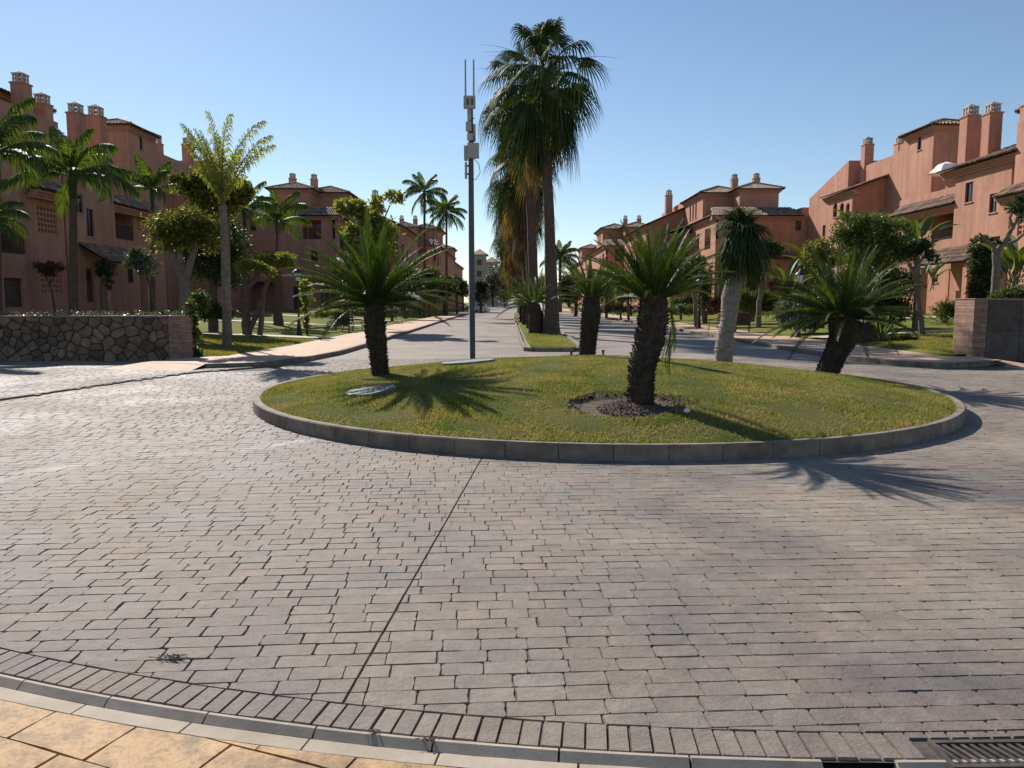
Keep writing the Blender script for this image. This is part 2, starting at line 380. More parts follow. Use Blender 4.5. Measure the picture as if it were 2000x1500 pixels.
def course_pavers():
    ph = math.radians(3.2); c, s = math.cos(ph), math.sin(ph); out = []
    RH = .117
    def w(xl, yl):
        yl2 = yl + .012*math.sin(xl*1.1+yl*.3) ; return (xl*c - yl2*s, xl*s + yl2*c)
    for j in range(int(1.5/RH), int(23.5/RH)):
        y0 = j*RH; x = -18 + random.random()*.2
        rj = [random.uniform(-.006,.006) for _ in range(4)]
        while x < 20:
            Lb = random.choice((.155,.175,.19,.2,.21,.225,.25)) * random.uniform(.97,1.03)
            mx, my = w(x+Lb/2, y0+RH/2)
            if abs(mx) < .70*my + .55 and math.hypot(mx-IC[0], my-IC[1]) < RB+.2 or (abs(mx) < .70*my+.55 and my > 4.5):
                ri = math.hypot(mx-IC[0], my-IC[1])
                if ri > IR-.15 and my < 21.9 and not (my > 18 and mx > 10.2) and not (my > 17.8 and mx < -5.7 and not on_drive(mx,my)):
                    g = random.uniform(.0008,.0020) if random.random() < .8 else random.uniform(.002,.0045)
                    ge = random.uniform(.0003,.0011) if random.random() < .8 else random.uniform(.0012,.0034)
                    if my > 6: g, ge = g*.7, ge*.6
                    sk = random.uniform(-.008,.008)
                    x0, x1 = x+ge, x+Lb-ge; ya, yb = y0+g, y0+RH-g; r = .003+random.random()**2*.014
                    L = x1-x0
                    jit = lambda a: random.uniform(-a, a)
                    P = [(x0+r, ya), (x0+L*.35, ya+jit(.003)), (x0+L*.68, ya+jit(.003)), (x1-r, ya), (x1-sk*.3, ya+r*.8), (x1+sk*.6+jit(.003), (ya+yb)/2), (x1, yb-r*.8),
                         (x1-r, yb), (x0+L*.6, yb+jit(.003)), (x0+L*.3, yb+jit(.003)), (x0+r, yb), (x0, yb-r*.8), (x0+sk*.6+jit(.003), (ya+yb)/2), (x0+sk*.3, ya+r*.8)]
                    if my > 9: P = [P[i] for i in (0,3,5,7,10,12)]
                    P = [w(*q) for q in P]
                    parts = [P]
                    for (nx, ny, d) in CUTS:
                        dd = nx*mx+ny*my-d
                        if abs(dd) < .2:
                            if nx is CUTS[1][0] and mx < 3.1: continue
                            parts = [q for p_ in parts for q in (clip(p_, nx, ny, d-.0045), clip(p_, -nx, -ny, -d-.0045)) if len(q) > 2 and area(q) > 2e-4]
                    if ri > RB-.22:
                        a = math.atan2(my-IC[1], mx-IC[0])
                        parts = [clip(p_, math.cos(a), math.sin(a), IC[0]*math.cos(a)+IC[1]*math.sin(a)+RB) for p_ in parts] if my < 4.6 else parts
                    z = (.026 if on_drive(mx, my) else 0) + random.uniform(-.0016,.0016)
                    for p_ in parts:
                        if len(p_) > 2 and area(p_) > 4e-4: out.append((my+.25*abs(mx), p_, z, (random.uniform(-.012,.012), random.uniform(-.02,.02))))
            x += Lb
    return out
PAV = course_pavers(); PAV.sort(key=lambda t: t[0])
def individual(name, vs, fs, mat, parent):
    cx = sum(v[0] for v in vs)/len(vs); cy = sum(v[1] for v in vs)/len(vs)
    b = MB(); b.add([(v[0]-cx, v[1]-cy, v[2]) for v in vs], fs)
    return link(name, b.mesh(name, mat), parent, loc=(cx, cy, 0))
for (_, p_, z, t_) in PAV[:300]:
    vs, fs = paver_geo(p_, z, t_); individual('paver', vs, fs, MT['paver'], road)
b = MB()
for (_, p_, z, t_) in PAV[300:]:
    vs, fs = paver_geo(p_, z, t_); b.add(vs, fs)
o = b.build('paving_courses', MT['paver'], road); o['kind'] = 'stuff'
# soldier course of narrow pavers along the kerb
def arc_quad(r0, r1, a0, a1, n=2):
    P = [(IC[0]+r0*math.cos(a0+(a1-a0)*i/n), IC[1]+r0*math.sin(a0+(a1-a0)*i/n)) for i in range(n+1)]
    P += [(IC[0]+r1*math.cos(a1+(a0-a1)*i/n), IC[1]+r1*math.sin(a1+(a0-a1)*i/n)) for i in range(n+1)]
    return P
GR0, GR1 = math.atan2(G(1812,1450)[1]-IC[1], G(1812,1450)[0]-IC[0]), 0
a = math.radians(-118); da = .0795/10.56
while a < math.radians(-76):
    wdt = da*random.uniform(.94,1.06); g = random.uniform(.0025,.0055)/10.56
    sk = random.uniform(-.0004,.0004)
    if a + wdt < GR0 - .003:
        P = arc_quad(RB+.006, RB+.172, a+g, a+wdt-g)
        vs, fs = paver_geo(P, random.uniform(-.002,.002), (random.uniform(-.02,.02), random.uniform(-.02,.02)))
        individual('border_paver', vs, fs, MT['paver'], road)
    else:
        P = arc_quad(RB+.006, RB+.045, a+g, a+wdt-g)
        vs, fs = paver_geo(P, 0); individual('border_paver', vs, fs, MT['paver'], road)
    a += wdt
# near kerb: a sloping grey row and a flat beige row
def kerb_row(name, r0, r1, z0, z1, L, off, mat, kind_label, zb=-.12, gap=.004, a0=-122, a1=-70, skip=None, bev=.006, lip=None):
    root = bpy.data.objects.new(name, None); COL.objects.link(root); root['kind'] = 'structure'; WO[root.name] = Vector()
    a = math.radians(a0) + off; d = L/r0
    while a < math.radians(a1):
        s0, s1 = a+gap/r0, a+d-gap/r0
        if not (skip and skip(s0, s1)):
            n = 4; vs = []; fs = []
            prof = [(r0, zb), (r0, z0-bev), (r0+bev, z0), ((r1-bev if lip is None else r0+lip), (z1 if lip is None else z0)), (r1, z1-(bev if lip is None else 0)), (r1, zb)]
            for i in range(n+1):
                t = s0+(s1-s0)*i/n
                for (r, z) in prof: vs.append((IC[0]+r*math.cos(t), IC[1]+r*math.sin(t), z+random.uniform(-.0006,.0006)))
            m = len(prof)
            for i in range(n):
                for k in range(m-1): fs.append((i*m+k, i*m+k+1, (i+1)*m+k+1, (i+1)*m+k))
            fs.append(tuple(range(m))); fs.append(tuple(reversed(range(n*m, n*m+m))))
            individual('kerb_block', vs, fs, mat, root)
        a += d
    return root
gap_a0, gap_a1 = [math.atan2(G(x,1475)[1]-IC[1], G(x,1475)[0]-IC[0]) for x in (1685, 1738)]
kerb_row('upper_kerb_row', RB+.178, RB+.228, .002, -.021, .46, .012, MT['kerb_mid'], '', skip=lambda s0, s1: s0 > gap_a0-.03, lip=.020)
kerb_row('flat_kerb_row', RB+.230, RB+.315, -.019, -.019, .50, 0.03, MT['kerb_top'], '')
kerb_row('short_kerb_row', RB+.178, RB+.228, .002, -.021, .30, gap_a1-math.radians(-100), MT['kerb_mid'], '', a0=-100, a1=-74, skip=lambda s0, s1: s0 < gap_a1-.001, lip=.02)
pv = sheet('near_pavement', [(-9,-2),(9,-2),(9,3.5),(-9,3.5)], -.055, MT['bed'])
# drop the part of that bed under the road: it lies 5 cm lower than the road bed, so it stays hidden
def ochre_tiles():
    ph = math.radians(-21); c, s = math.cos(ph), math.sin(ph)
    RH = .27; RO = RB+.318
    for j in range(-4, 26):
        x = -5 + (j%2)*.21 + random.uniform(-.05,.05)
        while x < 5:
            Lb = random.uniform(.34,.46)
            ya, yb = j*RH-2.2+.003, (j+1)*RH-2.2-.003; x0, x1 = x+.003, x+Lb-.003
            j_ = lambda: random.uniform(-.006,.006)
            P = [(x0+j_(),ya), ((x0+x1)/2,ya+j_()), (x1+j_(),ya), (x1+j_(),(ya+yb)/2), (x1,yb), ((x0+x1)/2,yb+j_()), (x0,yb), (x0+j_(),(ya+yb)/2)]
            P = [(p[0]*c-p[1]*s, p[0]*s+p[1]*c) for p in P]
            mx = sum(p[0] for p in P)/8; my = sum(p[1] for p in P)/8
            if my > .9 and abs(mx) < .75*my+.7:
                far = min(math.hypot(p[0]-IC[0], p[1]-IC[1]) for p in P)
                ok = True
                if far < RO:
                    # clip to outside the kerb arc: keep points whose radial distance exceeds RO
                    aa = math.atan2(my-IC[1], mx-IC[0])
                    ca, sa = math.cos(aa), math.sin(aa)
                    P = clip(P, -ca, -sa, -(IC[0]*ca+IC[1]*sa+RO-.002)); ok = len(P) > 2 and area(P) > 1e-3
                if ok:
                    vs, fs = paver_geo(P, -.016+random.uniform(-.001,.001), (random.uniform(-.004,.004), random.uniform(-.004,.004)))
                    vs = [(v[0], v[1], v[2] if k >= len(P) else v[2]-.025) for k, v in enumerate(vs)]
                    individual('paving_tile', vs, fs, MT['ochre'], pv)
            x += Lb
ochre_tiles()
# drain grate at lower right
def grate():
    p0 = G(1812,1449); p1 = G(1830,1490); 
    gx, gy = p0; ax = Vector((math.cos(math.radians(1)), math.sin(math.radians(1)), 0)); ay = Vector((-ax.y, ax.x, 0))
    Wd, Ln = .165, .56
    t = thing('drain_grate', 'dark cast iron slotted drain grate set in the paving by the kerb', 'drain grate', (gx, gy-Wd, 0))
    fr = MB(); c0 = Vector((gx, gy-Wd, -.004))
    def bar(mb, u0, v0, u1, v1, wd, z=.0, h=.012):
        a = c0+ax*u0+ay*v0; bb = c0+ax*u1+ay*v1; d = (bb-a).normalized(); n = Vector((-d.y, d.x, 0))
        mb.cbox((a+bb)/2+Vector((0,0,z)), d, n, Vector((0,0,1)), (bb-a).length/2, wd/2, h)
    bar(fr, 0, .009, Ln, .009, .018); bar(fr, 0, Wd-.009, Ln, Wd-.009, .018); bar(fr, .009, .018, .009, Wd-.018, .018); bar(fr, Ln-.009, .018, Ln-.009, Wd-.018, .018)
    fr.build('frame', MT['grate'], t)
    u = .055
    while u < Ln+.04:
        s_ = MB(); bar(s_, min(u, Ln-.02), .018, min(max(u-.045, .018), Ln-.02), Wd-.018, .015, -.002, .010); s_.build('bar', MT['grate'], t); u += .034
    pit_shade = MB(); q = [c0+ax*a_+ay*b_ for a_, b_ in ((.0,.0),(Ln,.0),(Ln,Wd),(0,Wd))]
    pit_shade.add([(p.x,p.y,-.0085+.002) for p in q], [(0,1,2,3)]); pit_shade.build('pit_shade', MT['black'], t)  # flat sheet just under the bars, its black painting the shade of the hole
MT['grate'] = simple('rusty_cast_iron', (.04,.034,.028), (.10,.082,.065), 12, .85, .4, .003, 80)
MT['black'] = simple('pit_shade_black', (.006,.006,.006), (.008,.008,.008), 4, .9)  # near-black colour in place of the darkness below the grate
grate()
# ================================================================ ISLAND
def island():
    kr = kerb_row('island_kerb', IR-.12, IR, .165, .170, .547, 0, MT['curb'], '', zb=-.05, gap=.0035, a0=-180, a1=179.0, bev=.014)
    m = MB(); nr, na = 26, 96; vs = [(IC[0], IC[1], mound(*IC))]; fs = []
    R = IR-.121
    for i in range(1, nr+1):
        r = R*i/nr
        for k in range(na):
            t = 2*math.pi*k/na; x, y = IC[0]+r*math.cos(t), IC[1]+r*math.sin(t)
            z = mound(x, y) + (.012*math.sin(x*5+y*3)*math.cos(y*4.1) if i < nr else -.01); vs.append((x,y,z))
    for k in range(na): fs.append((0, 1+k, 1+(k+1)%na))
    for i in range(nr-1):
        for k in range(na): fs.append((1+i*na+k, 1+(i+1)*na+k, 1+(i+1)*na+(k+1)%na, 1+i*na+(k+1)%na))
    m.add(vs, fs); o = m.build('grass_mound', MT['mound'], None, True); o['kind'] = 'structure'
    # blades
    n = 330000
    r = R*np.sqrt(NR.rand(n)); t = NR.rand(n)*2*np.pi; x = IC[0]+r*np.cos(t); y = IC[1]+r*np.sin(t)
    keep = (NR.rand(n) < np.clip(1.35-(y-7.6)/14, .45, 1))
    for (cx, cy, rr, dd) in PITS: keep &= np.hypot(x-cx, y-cy) > rr*(.98+.05*np.sin(7*np.arctan2(y-cy, x-cx)))
    for (cx, cy, rr) in ((1.75,16.9,.75), (-2.3,12.9,.34), (6.15,15.3,.5), (4.9,16.6,.3)): keep &= np.hypot(x-cx, (y-cy)*1.3) > rr
    x, y, r = x[keep], y[keep], r[keep]; n = len(x)
    q = r/R*R/(IR-.12); z = .165+.42*np.clip(1-q*q, 0, 1)**1.15
    for (cx, cy, rr, dd) in PITS:
        d = np.hypot(x-cx, y-cy)/rr; z -= np.where(d < 1, dd*(1-d**6), 0)
    z += -.012
    h = NR.uniform(.018, .046, n)*(1+.35*np.sin(x*2.3)*np.sin(y*1.9)); w = NR.uniform(.004, .008, n); a = NR.rand(n)*np.pi*2
    lean = NR.normal(0, .028, (n, 2))
    V = np.empty((n, 3, 3), dtype=np.float32)
    V[:,0] = np.stack([x-np.cos(a)*w, y-np.sin(a)*w, z], 1); V[:,1] = np.stack([x+np.cos(a)*w, y+np.sin(a)*w, z], 1)
    V[:,2] = np.stack([x+lean[:,0], y+lean[:,1], z+h], 1)
    me = np_mesh('island_grass', V.reshape(-1,3), np.arange(n*3).reshape(-1,3), MT['blade'])
    tagit(link('island_grass', me), 'short patchy grass covering the round island', 'grass', kind='stuff')
island()
def lumps(name, label, cx, cy, rad, n, s0, s1, mat, zf, seed, flat=.6):
    rs = random.Random(seed); b = MB()
    for i in range(n):
        a = rs.random()*6.283; r = rad*math.sqrt(rs.random()); x, y = cx+r*math.cos(a), cy+r*math.sin(a)*.9
        s = rs.uniform(s0, s1); z = zf(x, y)+s*.25
        d = [(1,0,0),(0,1,0),(-1,0,0),(0,-1,0),(0,0,1),(0,0,-1)]
        vs = [(x+v[0]*s*rs.uniform(.6,1.2), y+v[1]*s*rs.uniform(.6,1.2), z+v[2]*s*flat*rs.uniform(.6,1.2)) for v in d]
        b.add(vs, [(0,1,4),(1,2,4),(2,3,4),(3,0,4),(1,0,5),(2,1,5),(3,2,5),(0,3,5)])
    o = b.build(name, mat); tagit(o, label, 'soil', kind='stuff'); return o
lumps('dug_soil', 'dark clods of dug soil round the foot of the nearest cycad', 1.40, 9.4, .70, 2600, .010, .045, MT['soil'], lambda x, y: mound(x, y)-.002+.09*max(0, 1-math.hypot(x-1.5,y-9.4)/.5), 3)
lumps('loose_soil', 'loose clods spilt on the grass right of the nearest cycad', 2.05, 9.55, .3, 130, .01, .03, MT['soil'], lambda x, y: mound(x, y)+.01, 9)
sd_ = MB(); sd_.add([(1.36, 9.4, mound(1.36,9.4)+.03)] + [(1.36+r*math.cos(k*math.pi/16), 9.4+r*math.sin(k*math.pi/16), mound(1.36+r*math.cos(k*math.pi/16), 9.4+r*math.sin(k*math.pi/16))+(.028 if r < .55 else (.012 if rq < .65 else -.03))) for rq in (.3,.5,.6,.67) for k in range(32) for r in (rq*(1+(.10*math.sin(k*.9)+.07*math.sin(k*2.1+1))*(rq > .55)),)], [(0,1+k,1+(k+1)%32) for k in range(32)]+[(1+j*32+k,1+(j+1)*32+k,1+(j+1)*32+(k+1)%32,1+j*32+(k+1)%32) for j in range(3) for k in range(32)]); sd_.build('soil_bed', MT['soil'])['kind'] = 'structure'
lumps('dry_mulch', 'pale brown mulch heap at the back of the island', 1.8, 16.6, .72, 700, .012, .035, MT['mulch'], lambda x, y: mound(x, y)+.03, 4)
lumps('bare_soil', 'small patch of brown soil beside the leaning cycad', 5.9, 15.0, .45, 260, .012, .03, MT['soil'], lambda x, y: mound(x, y), 5)
# ================================================================ KERBS, PAVEMENTS, LAWNS
def polykerb(name, pts, w, h, side, L=1.0, mat='curb', z0=-.05, each=False):
    root = bpy.data.objects.new(name, None); COL.objects.link(root); root['kind'] = 'structure'; WO[root.name] = Vector()
    b = MB()
    for i in range(len(pts)-1):
        a, q = Vector((*pts[i][:2], 0)), Vector((*pts[i+1][:2], 0)); d = q-a; ln = d.length; d.normalize(); n = Vector((-d.y, d.x, 0))*side
        k = max(1, round(ln/L)); st = ln/k
        for j in range(k):
            c = a + d*(st*(j+.5)) + n*(w/2)
            bb = MB(); hx = st/2-.004; e = .012
            prof = [(-w/2, z0), (-w/2, h-e), (-w/2+e, h), (w/2, h), (w/2, z0)]
            vs = [tuple(c + d*(sx*hx) + n*pq[0] + Vector((0,0,pq[1]))) for sx in (-1,1) for pq in prof]
            m = len(prof); fs = [(k_, k_+1, m+k_+1, m+k_) for k_ in range(m-1)] + [tuple(range(m)), tuple(reversed(range(m, 2*m)))]
            if each and a.y < each: individual('kerb_block', vs, fs, MT[mat], root)
            else: b.add(vs, fs)
    if b.f: o = b.build('kerb_blocks', MT[mat], root); o['kind'] = 'stuff'
    return root
def smoothpts(P, n=4):
    out = []
    for i in range(len(P)-1):
        p0, p1, p2, p3 = P[max(i-1,0)], P[i], P[i+1], P[min(i+2, len(P)-1)]
        for k in range(n):
            t = k/n; out.append(tuple(.5*((2*p1[j])+(-p0[j]+p2[j])*t+(2*p0[j]-5*p1[j]+4*p2[j]-p3[j])*t*t+(-p0[j]+3*p1[j]-3*p2[j]+p3[j])*t**3) for j in range(2)))
    out.append(P[-1]); return out
LK = smoothpts([(-7.35,18.35), (-6.35,18.75), (-5.75,19.9), (-5.35,22.3), (-5.2,26), (-5.4,45), (-5.8,80), (-6.6,200)])
RK = smoothpts([(12.35,19.6), (11.2,18.9), (10.2,18.75), (9.45,20.2), (9.15,23), (9.1,29), (9.3,45), (9.4,65), (9.2,110), (9.0,200)])
polykerb('left_pavement_kerb', LK, .14, .13, 1, each=30)
polykerb('right_pavement_kerb', RK, .14, .13, -1, each=30)
LP = [(p[0]-.14, p[1]) for p in LK]; RP = [(p[0]+.14, p[1]) for p in RK]
sheet('left_pavement', LP + [(-9.8,200),(-8.4,80),(-7.75,45),(-7.55,26),(-7.9,21.4),(-8.65,20.4),(-9.1,18.9)], .126, MT['peach'])
sheet('right_pavement', list(RP)+[(12.2,200),(12.3,80),(12.3,40),(12.15,30),(12.35,25),(12.6,21.2),(12.55,19.7)][::1], .126, MT['peach'])
dk = smoothpts(DRIVE + [(-6.75,18.6)], 3)
polykerb('drive_edge_kerb', dk, .09, .034, 1, each=25, L=.8)
dp = [(p[0]-.088, p[1]) for p in dk]
sheet('drive', dp + [(-7.4,19.2),(-8.6,20.9),(-24,20.9),(-24,10)], .013, MT['bed'])
def apron(name, a, b_, c, d):
    sheet(name, [(*a,.125),(*b_,.125),(*c,.0),(*d,.0)], 0, MT['peach'])
apron('pavement_ramp', (-9.1,18.9), (-7.35,18.35), (-7.42,17.5), (-9.9,17.9))
apron('pavement_ramp', (12.55,19.7), (12.35,19.6), (12.6,18.9), (13.3,19.2))
# median
MK = [(.36,110),(.30,80),(.34,50),(.42,30),(.5,25.15),(.72,24.95),(2.0,24.95),(2.25,25.2),(2.35,30),(2.5,50),(2.5,80),(2.4,110)]
polykerb('median_kerb', MK, .12, .13, -1)
polykerb('median_kerb', [], .12, .13, -1) if False else None
sheet('median_lawn', [(.47,110),(.41,80),(.45,50),(.53,30),(.61,25.25),(.78,25.06),(1.95,25.06),(2.14,25.25),(2.24,30),(2.39,50),(2.39,80),(2.29,110)], .14, MT['lawn'])
def lawn(name, sgn, xe, ys, xmax):
    b = MB(); xs = [xe + (xmax-xe)*(i/24.0)**1.5 for i in range(25)]
    yy = [ys + (260-ys)*(i/40.0)**1.6 for i in range(41)]; vs = []; fs = []
    for y in yy:
        for i, x in enumerate(xs):
            X = 1.39 + sgn*x
            vs.append((X, y, TZ(X, y)-(.06 if i == 0 else 0) + .02*math.sin(x*1.3)*math.sin(y*.7)*(i > 1)))
    n = len(xs)
    for j in range(len(yy)-1):
        for i in range(n-1): fs.append((j*n+i, j*n+i+1, (j+1)*n+i+1, (j+1)*n+i))
    b.add(vs, fs); o = b.build(name, MT['lawn'], None, True); o['kind'] = 'structure'
lawn('left_lawn', -1, 8.7, 20.98, 90); lawn('right_lawn', 1, 10.5, 20.98, 90)
def strip(name, pts, w, mat, dz=.03):          # a path over the terrain
    b = MB(); vs = []; fs = []
    P = []
    for i in range(len(pts)-1):
        for k in range(6): t = k/6; P.append((pts[i][0]+(pts[i+1][0]-pts[i][0])*t, pts[i][1]+(pts[i+1][1]-pts[i][1])*t))
    P.append(pts[-1])
    for i, p in enumerate(P):
        a, q = P[max(i-1,0)], P[min(i+1,len(P)-1)]; dx, dy = q[0]-a[0], q[1]-a[1]; l = math.hypot(dx,dy); nx, ny = -dy/l*w/2, dx/l*w/2
        for s_ in (1,-1):
            x, y = p[0]+s_*nx, p[1]+s_*ny; vs.append((x, y, TZ(x, y)+dz))
    for i in range(len(P)-1): fs.append((2*i, 2*i+1, 2*i+3, 2*i+2))
    b.add(vs, fs); o = b.build(name, mat); o['kind'] = 'structure'
strip('garden_path', [(-7.6,31.6),(-10.5,31.4),(-13,31.2),(-20,31.0)], 1.15, MT['path'])
strip('garden_path', [(-7.9,46),(-14,45),(-22,44.5)], 1.5, MT['path'])
strip('garden_path', [(-8.0,57),(-13,60),(-24,61)], 2.0, MT['path'])
strip('garden_path', [(12.0,30.5),(15,31),(20,31.2),(27,31)], 1.3, MT['path'])
strip('garden_path', [(12.2,46),(17,45),(26,44)], 1.5, MT['path'])
def lawn_blades(name, label, x0, x1, y0, y1, n, seed):
    rs = np.random.RandomState(seed); x = rs.uniform(x0, x1, n); y = y0+(y1-y0)*rs.rand(n)**1.5
    z = np.array([TZ(a, b_) for a, b_ in zip(x, y)]) - .005
    h = rs.uniform(.03,.07,n); w = rs.uniform(.007,.016,n); a = rs.rand(n)*6.283; l = rs.normal(0,.03,(n,2))
    V = np.empty((n,3,3), dtype=np.float32)
    V[:,0] = np.stack([x-np.cos(a)*w, y-np.sin(a)*w, z],1); V[:,1] = np.stack([x+np.cos(a)*w, y+np.sin(a)*w, z],1); V[:,2] = np.stack([x+l[:,0], y+l[:,1], z+h],1)
    tagit(link(name, np_mesh(name, V.reshape(-1,3), np.arange(n*3).reshape(-1,3), MT['blade'])), label, 'grass', kind='stuff')
lawn_blades('garden_grass', 'mown grass of the left garden nearest the pavement', -13, -7.85, 21.2, 30.6, 45000, 1)
lawn_blades('garden_grass', 'mown grass of the right garden behind the pavement', 12.35, 19, 21.6, 30, 52000, 2)
lawn_blades('median_grass', 'mown grass strip under the tall palms of the median', .62, 2.12, 25.2, 36, 16000, 3)
# ================================================================ STONE WALLS
def stone_wall(name, label, x0, x1, y, h, mats, brick_end, seed, th=.4, zb=0, slabs=False):
    """retaining wall; brick_end = (xa, xb) span of the thin-brick pier"""
    t = thing(name, label, 'wall', ((x0+x1)/2, y, 0)); rs = random.Random(seed)
    core = MB(); core.box(x0+.03, x1-.03, y+.03, y+th-.02, zb, h-.05); core.build('core', MT['mortar'], t)
    cap = MB(); xx = x0
    while xx < x1-.05:
        w = min(.5, x1-xx); cap.box(xx+.003, xx+w-.003, y-.02, y+th+.02, h-.045, h); xx += w
    o = cap.build('coping', MT['thinbrick'], t)
    xa, xb = brick_end
    br = MB(); z = zb; k = 0
    while z < h-.06:
        hh = .042; off = (k%2)*.12; x = xa-off
        while x < xb:
            a, b_ = max(x, xa), min(x+.24, xb)
            if b_-a > .02: br.box(a+.003, b_-.003, y-.006-rs.random()*.012, y+th, z+.003, z+hh-.003)
            x += .24
        z += hh; k += 1
    br.build('brick_pier', MT['thinbrick'], t)
    sx0, sx1 = (x0, xa) if xa > (x0+x1)/2 else (xb, x1)
    seeds = []; r_ = .27
    if slabs:
        x = sx0
        while x < sx1:
            w = rs.uniform(.75,.95); z = zb
            for hh in ((h-.05-zb)*.5, (h-.05-zb)*.5):
                m = MB(); m.box(-w/2+.006, w/2-.006, -rs.uniform(.0,.012), .05, -hh/2+.005, hh/2-.005); link('slab', m.mesh('slab', mats), t, loc=(x+w/2-WO[t.name].x, 0, z+hh/2)); z += hh
            x += w
        return t
    for _ in range(6000):
        p = (rs.uniform(sx0, sx1), rs.uniform(zb, h-.05)); rr = r_*rs.uniform(.42, 1.25)
        if all(math.hypot((p[0]-q[0])*.85, (p[1]-q[1])*1.3) > (rr+q[2])*.62 for q in seeds): seeds.append((p[0], p[1], rr))
    for i, s_ in enumerate(seeds):
        P = [(sx0,zb),(sx1,zb),(sx1,h-.05),(sx0,h-.05)]
        for j, q in enumerate(seeds):
            if i == j: continue
            dx, dy = q[0]-s_[0], q[1]-s_[1]; l = math.hypot(dx, dy)
            if l > 1.2: continue
            P = clip(P, dx/l, dy/l, (s_[0]+dx*.5)*dx/l+(s_[1]+dy*.5)*dy/l - .009)
            if len(P) < 3: break
        if len(P) < 3 or area(P) < .003: continue
        cx = sum(p[0] for p in P)/len(P); cz = sum(p[1] for p in P)/len(P)
        # round the corners: chop each corner
        Q = []
        for k in range(len(P)):
            a, b_, c = P[k-1], P[k], P[(k+1)%len(P)]; f = rs.uniform(.12,.25)
            Q += [(b_[0]+(a[0]-b_[0])*f, b_[1]+(a[1]-b_[1])*f), (b_[0]+(c[0]-b_[0])*f, b_[1]+(c[1]-b_[1])*f)]
        n = len(Q); pr = rs.uniform(.008,.035)
        vs = [(p[0]-cx, .04, p[1]-cz) for p in Q] + [((p[0]-cx)*.97, -pr+.012, (p[1]-cz)*.97) for p in Q] + [((p[0]-cx)*.80, -pr+rs.uniform(-.006,.006), (p[1]-cz)*.80) for p in Q]
        fs = [(k, (k+1)%n, n+(k+1)%n, n+k) for k in range(n)] + [(n+k, n+(k+1)%n, 2*n+(k+1)%n, 2*n+k) for k in range(n)] + [tuple(range(2*n, 3*n))]
        m = MB(); m.add(vs, fs); link('stone', m.mesh('stone', mats), t, loc=(cx-WO[t.name].x, 0, cz))
    return t
wl = G(370,707); 
stone_wall('stone_wall', 'low retaining wall of irregular stones with a thin-brick end, left of the drive', -16.5, -8.62, 20.6, 1.24, MT['stone'], (-9.2, -8.62), 5, zb=0)
stone_wall('stone_wall', 'dark stone garden wall with a lit thin-brick pier at the right edge', 12.42, 17.5, 20.75, 1.70, MT['stone_dark'], (12.42, 12.80), 8, zb=0, th=.9, slabs=True)

# ================================================================ BUILDINGS
def tile_plane(mb, base, E0, E1, T0, T1, sp=.26, r=.10, seg=.55):
    """barrel-tile roof plane: eave E0->E1, top T0->T1"""
    E0, E1, T0, T1 = map(Vector, (E0, E1, T0, T1))
    u = (E1-E0); L = u.length; u.normalize()
    n = u.cross(T0+T1-E0-E1); n.normalize()
    if n.z < 0: n = -n
    v = n.cross(u); v.normalize()
    if v.z < 0: v = -v
    a = (T0-E0).dot(u); b_ = (T1-E0).dot(u); H = max((T0-E0).dot(v), .01)
    base.add([E0-n*.03, E1-n*.03, T1-n*.03, T0-n*.03], [(0,1,2,3)])
    base.add([E0-n*.10, E1-n*.10, T1-n*.10, T0-n*.10], [(0,1,2,3)])
    k = max(2, int(L/sp)); sp = L/k
    for i in range(k):
        s = (i+.5)*sp
        if s < a: top = H*s/a
        elif s > b_: top = H*(L-s)/max(L-b_, 1e-6)
        else: top = H
        if top < .12: continue
        m = max(1, int(round(top/seg))); st = top/m
        for j in range(m):
            t0 = j*st - (.05 if j == 0 else .03); t1 = (j+1)*st
            w0 = r*1.08; w1 = r*.9; lift = .02
            vs = []
            for (t, w, up) in ((t0, w0, lift), (t1, w1, 0)):
                for ang in (180, 125, 90, 55, 0):
                    q = math.radians(ang); vs.append(E0+u*(s+w*math.cos(q)+random.uniform(-.006,.006))+v*t+n*(w*.85*math.sin(q)+up-.02+random.uniform(-.005,.005)))
            mb.add(vs, [(c, c+1, 6+c, 5+c) for c in range(4)])
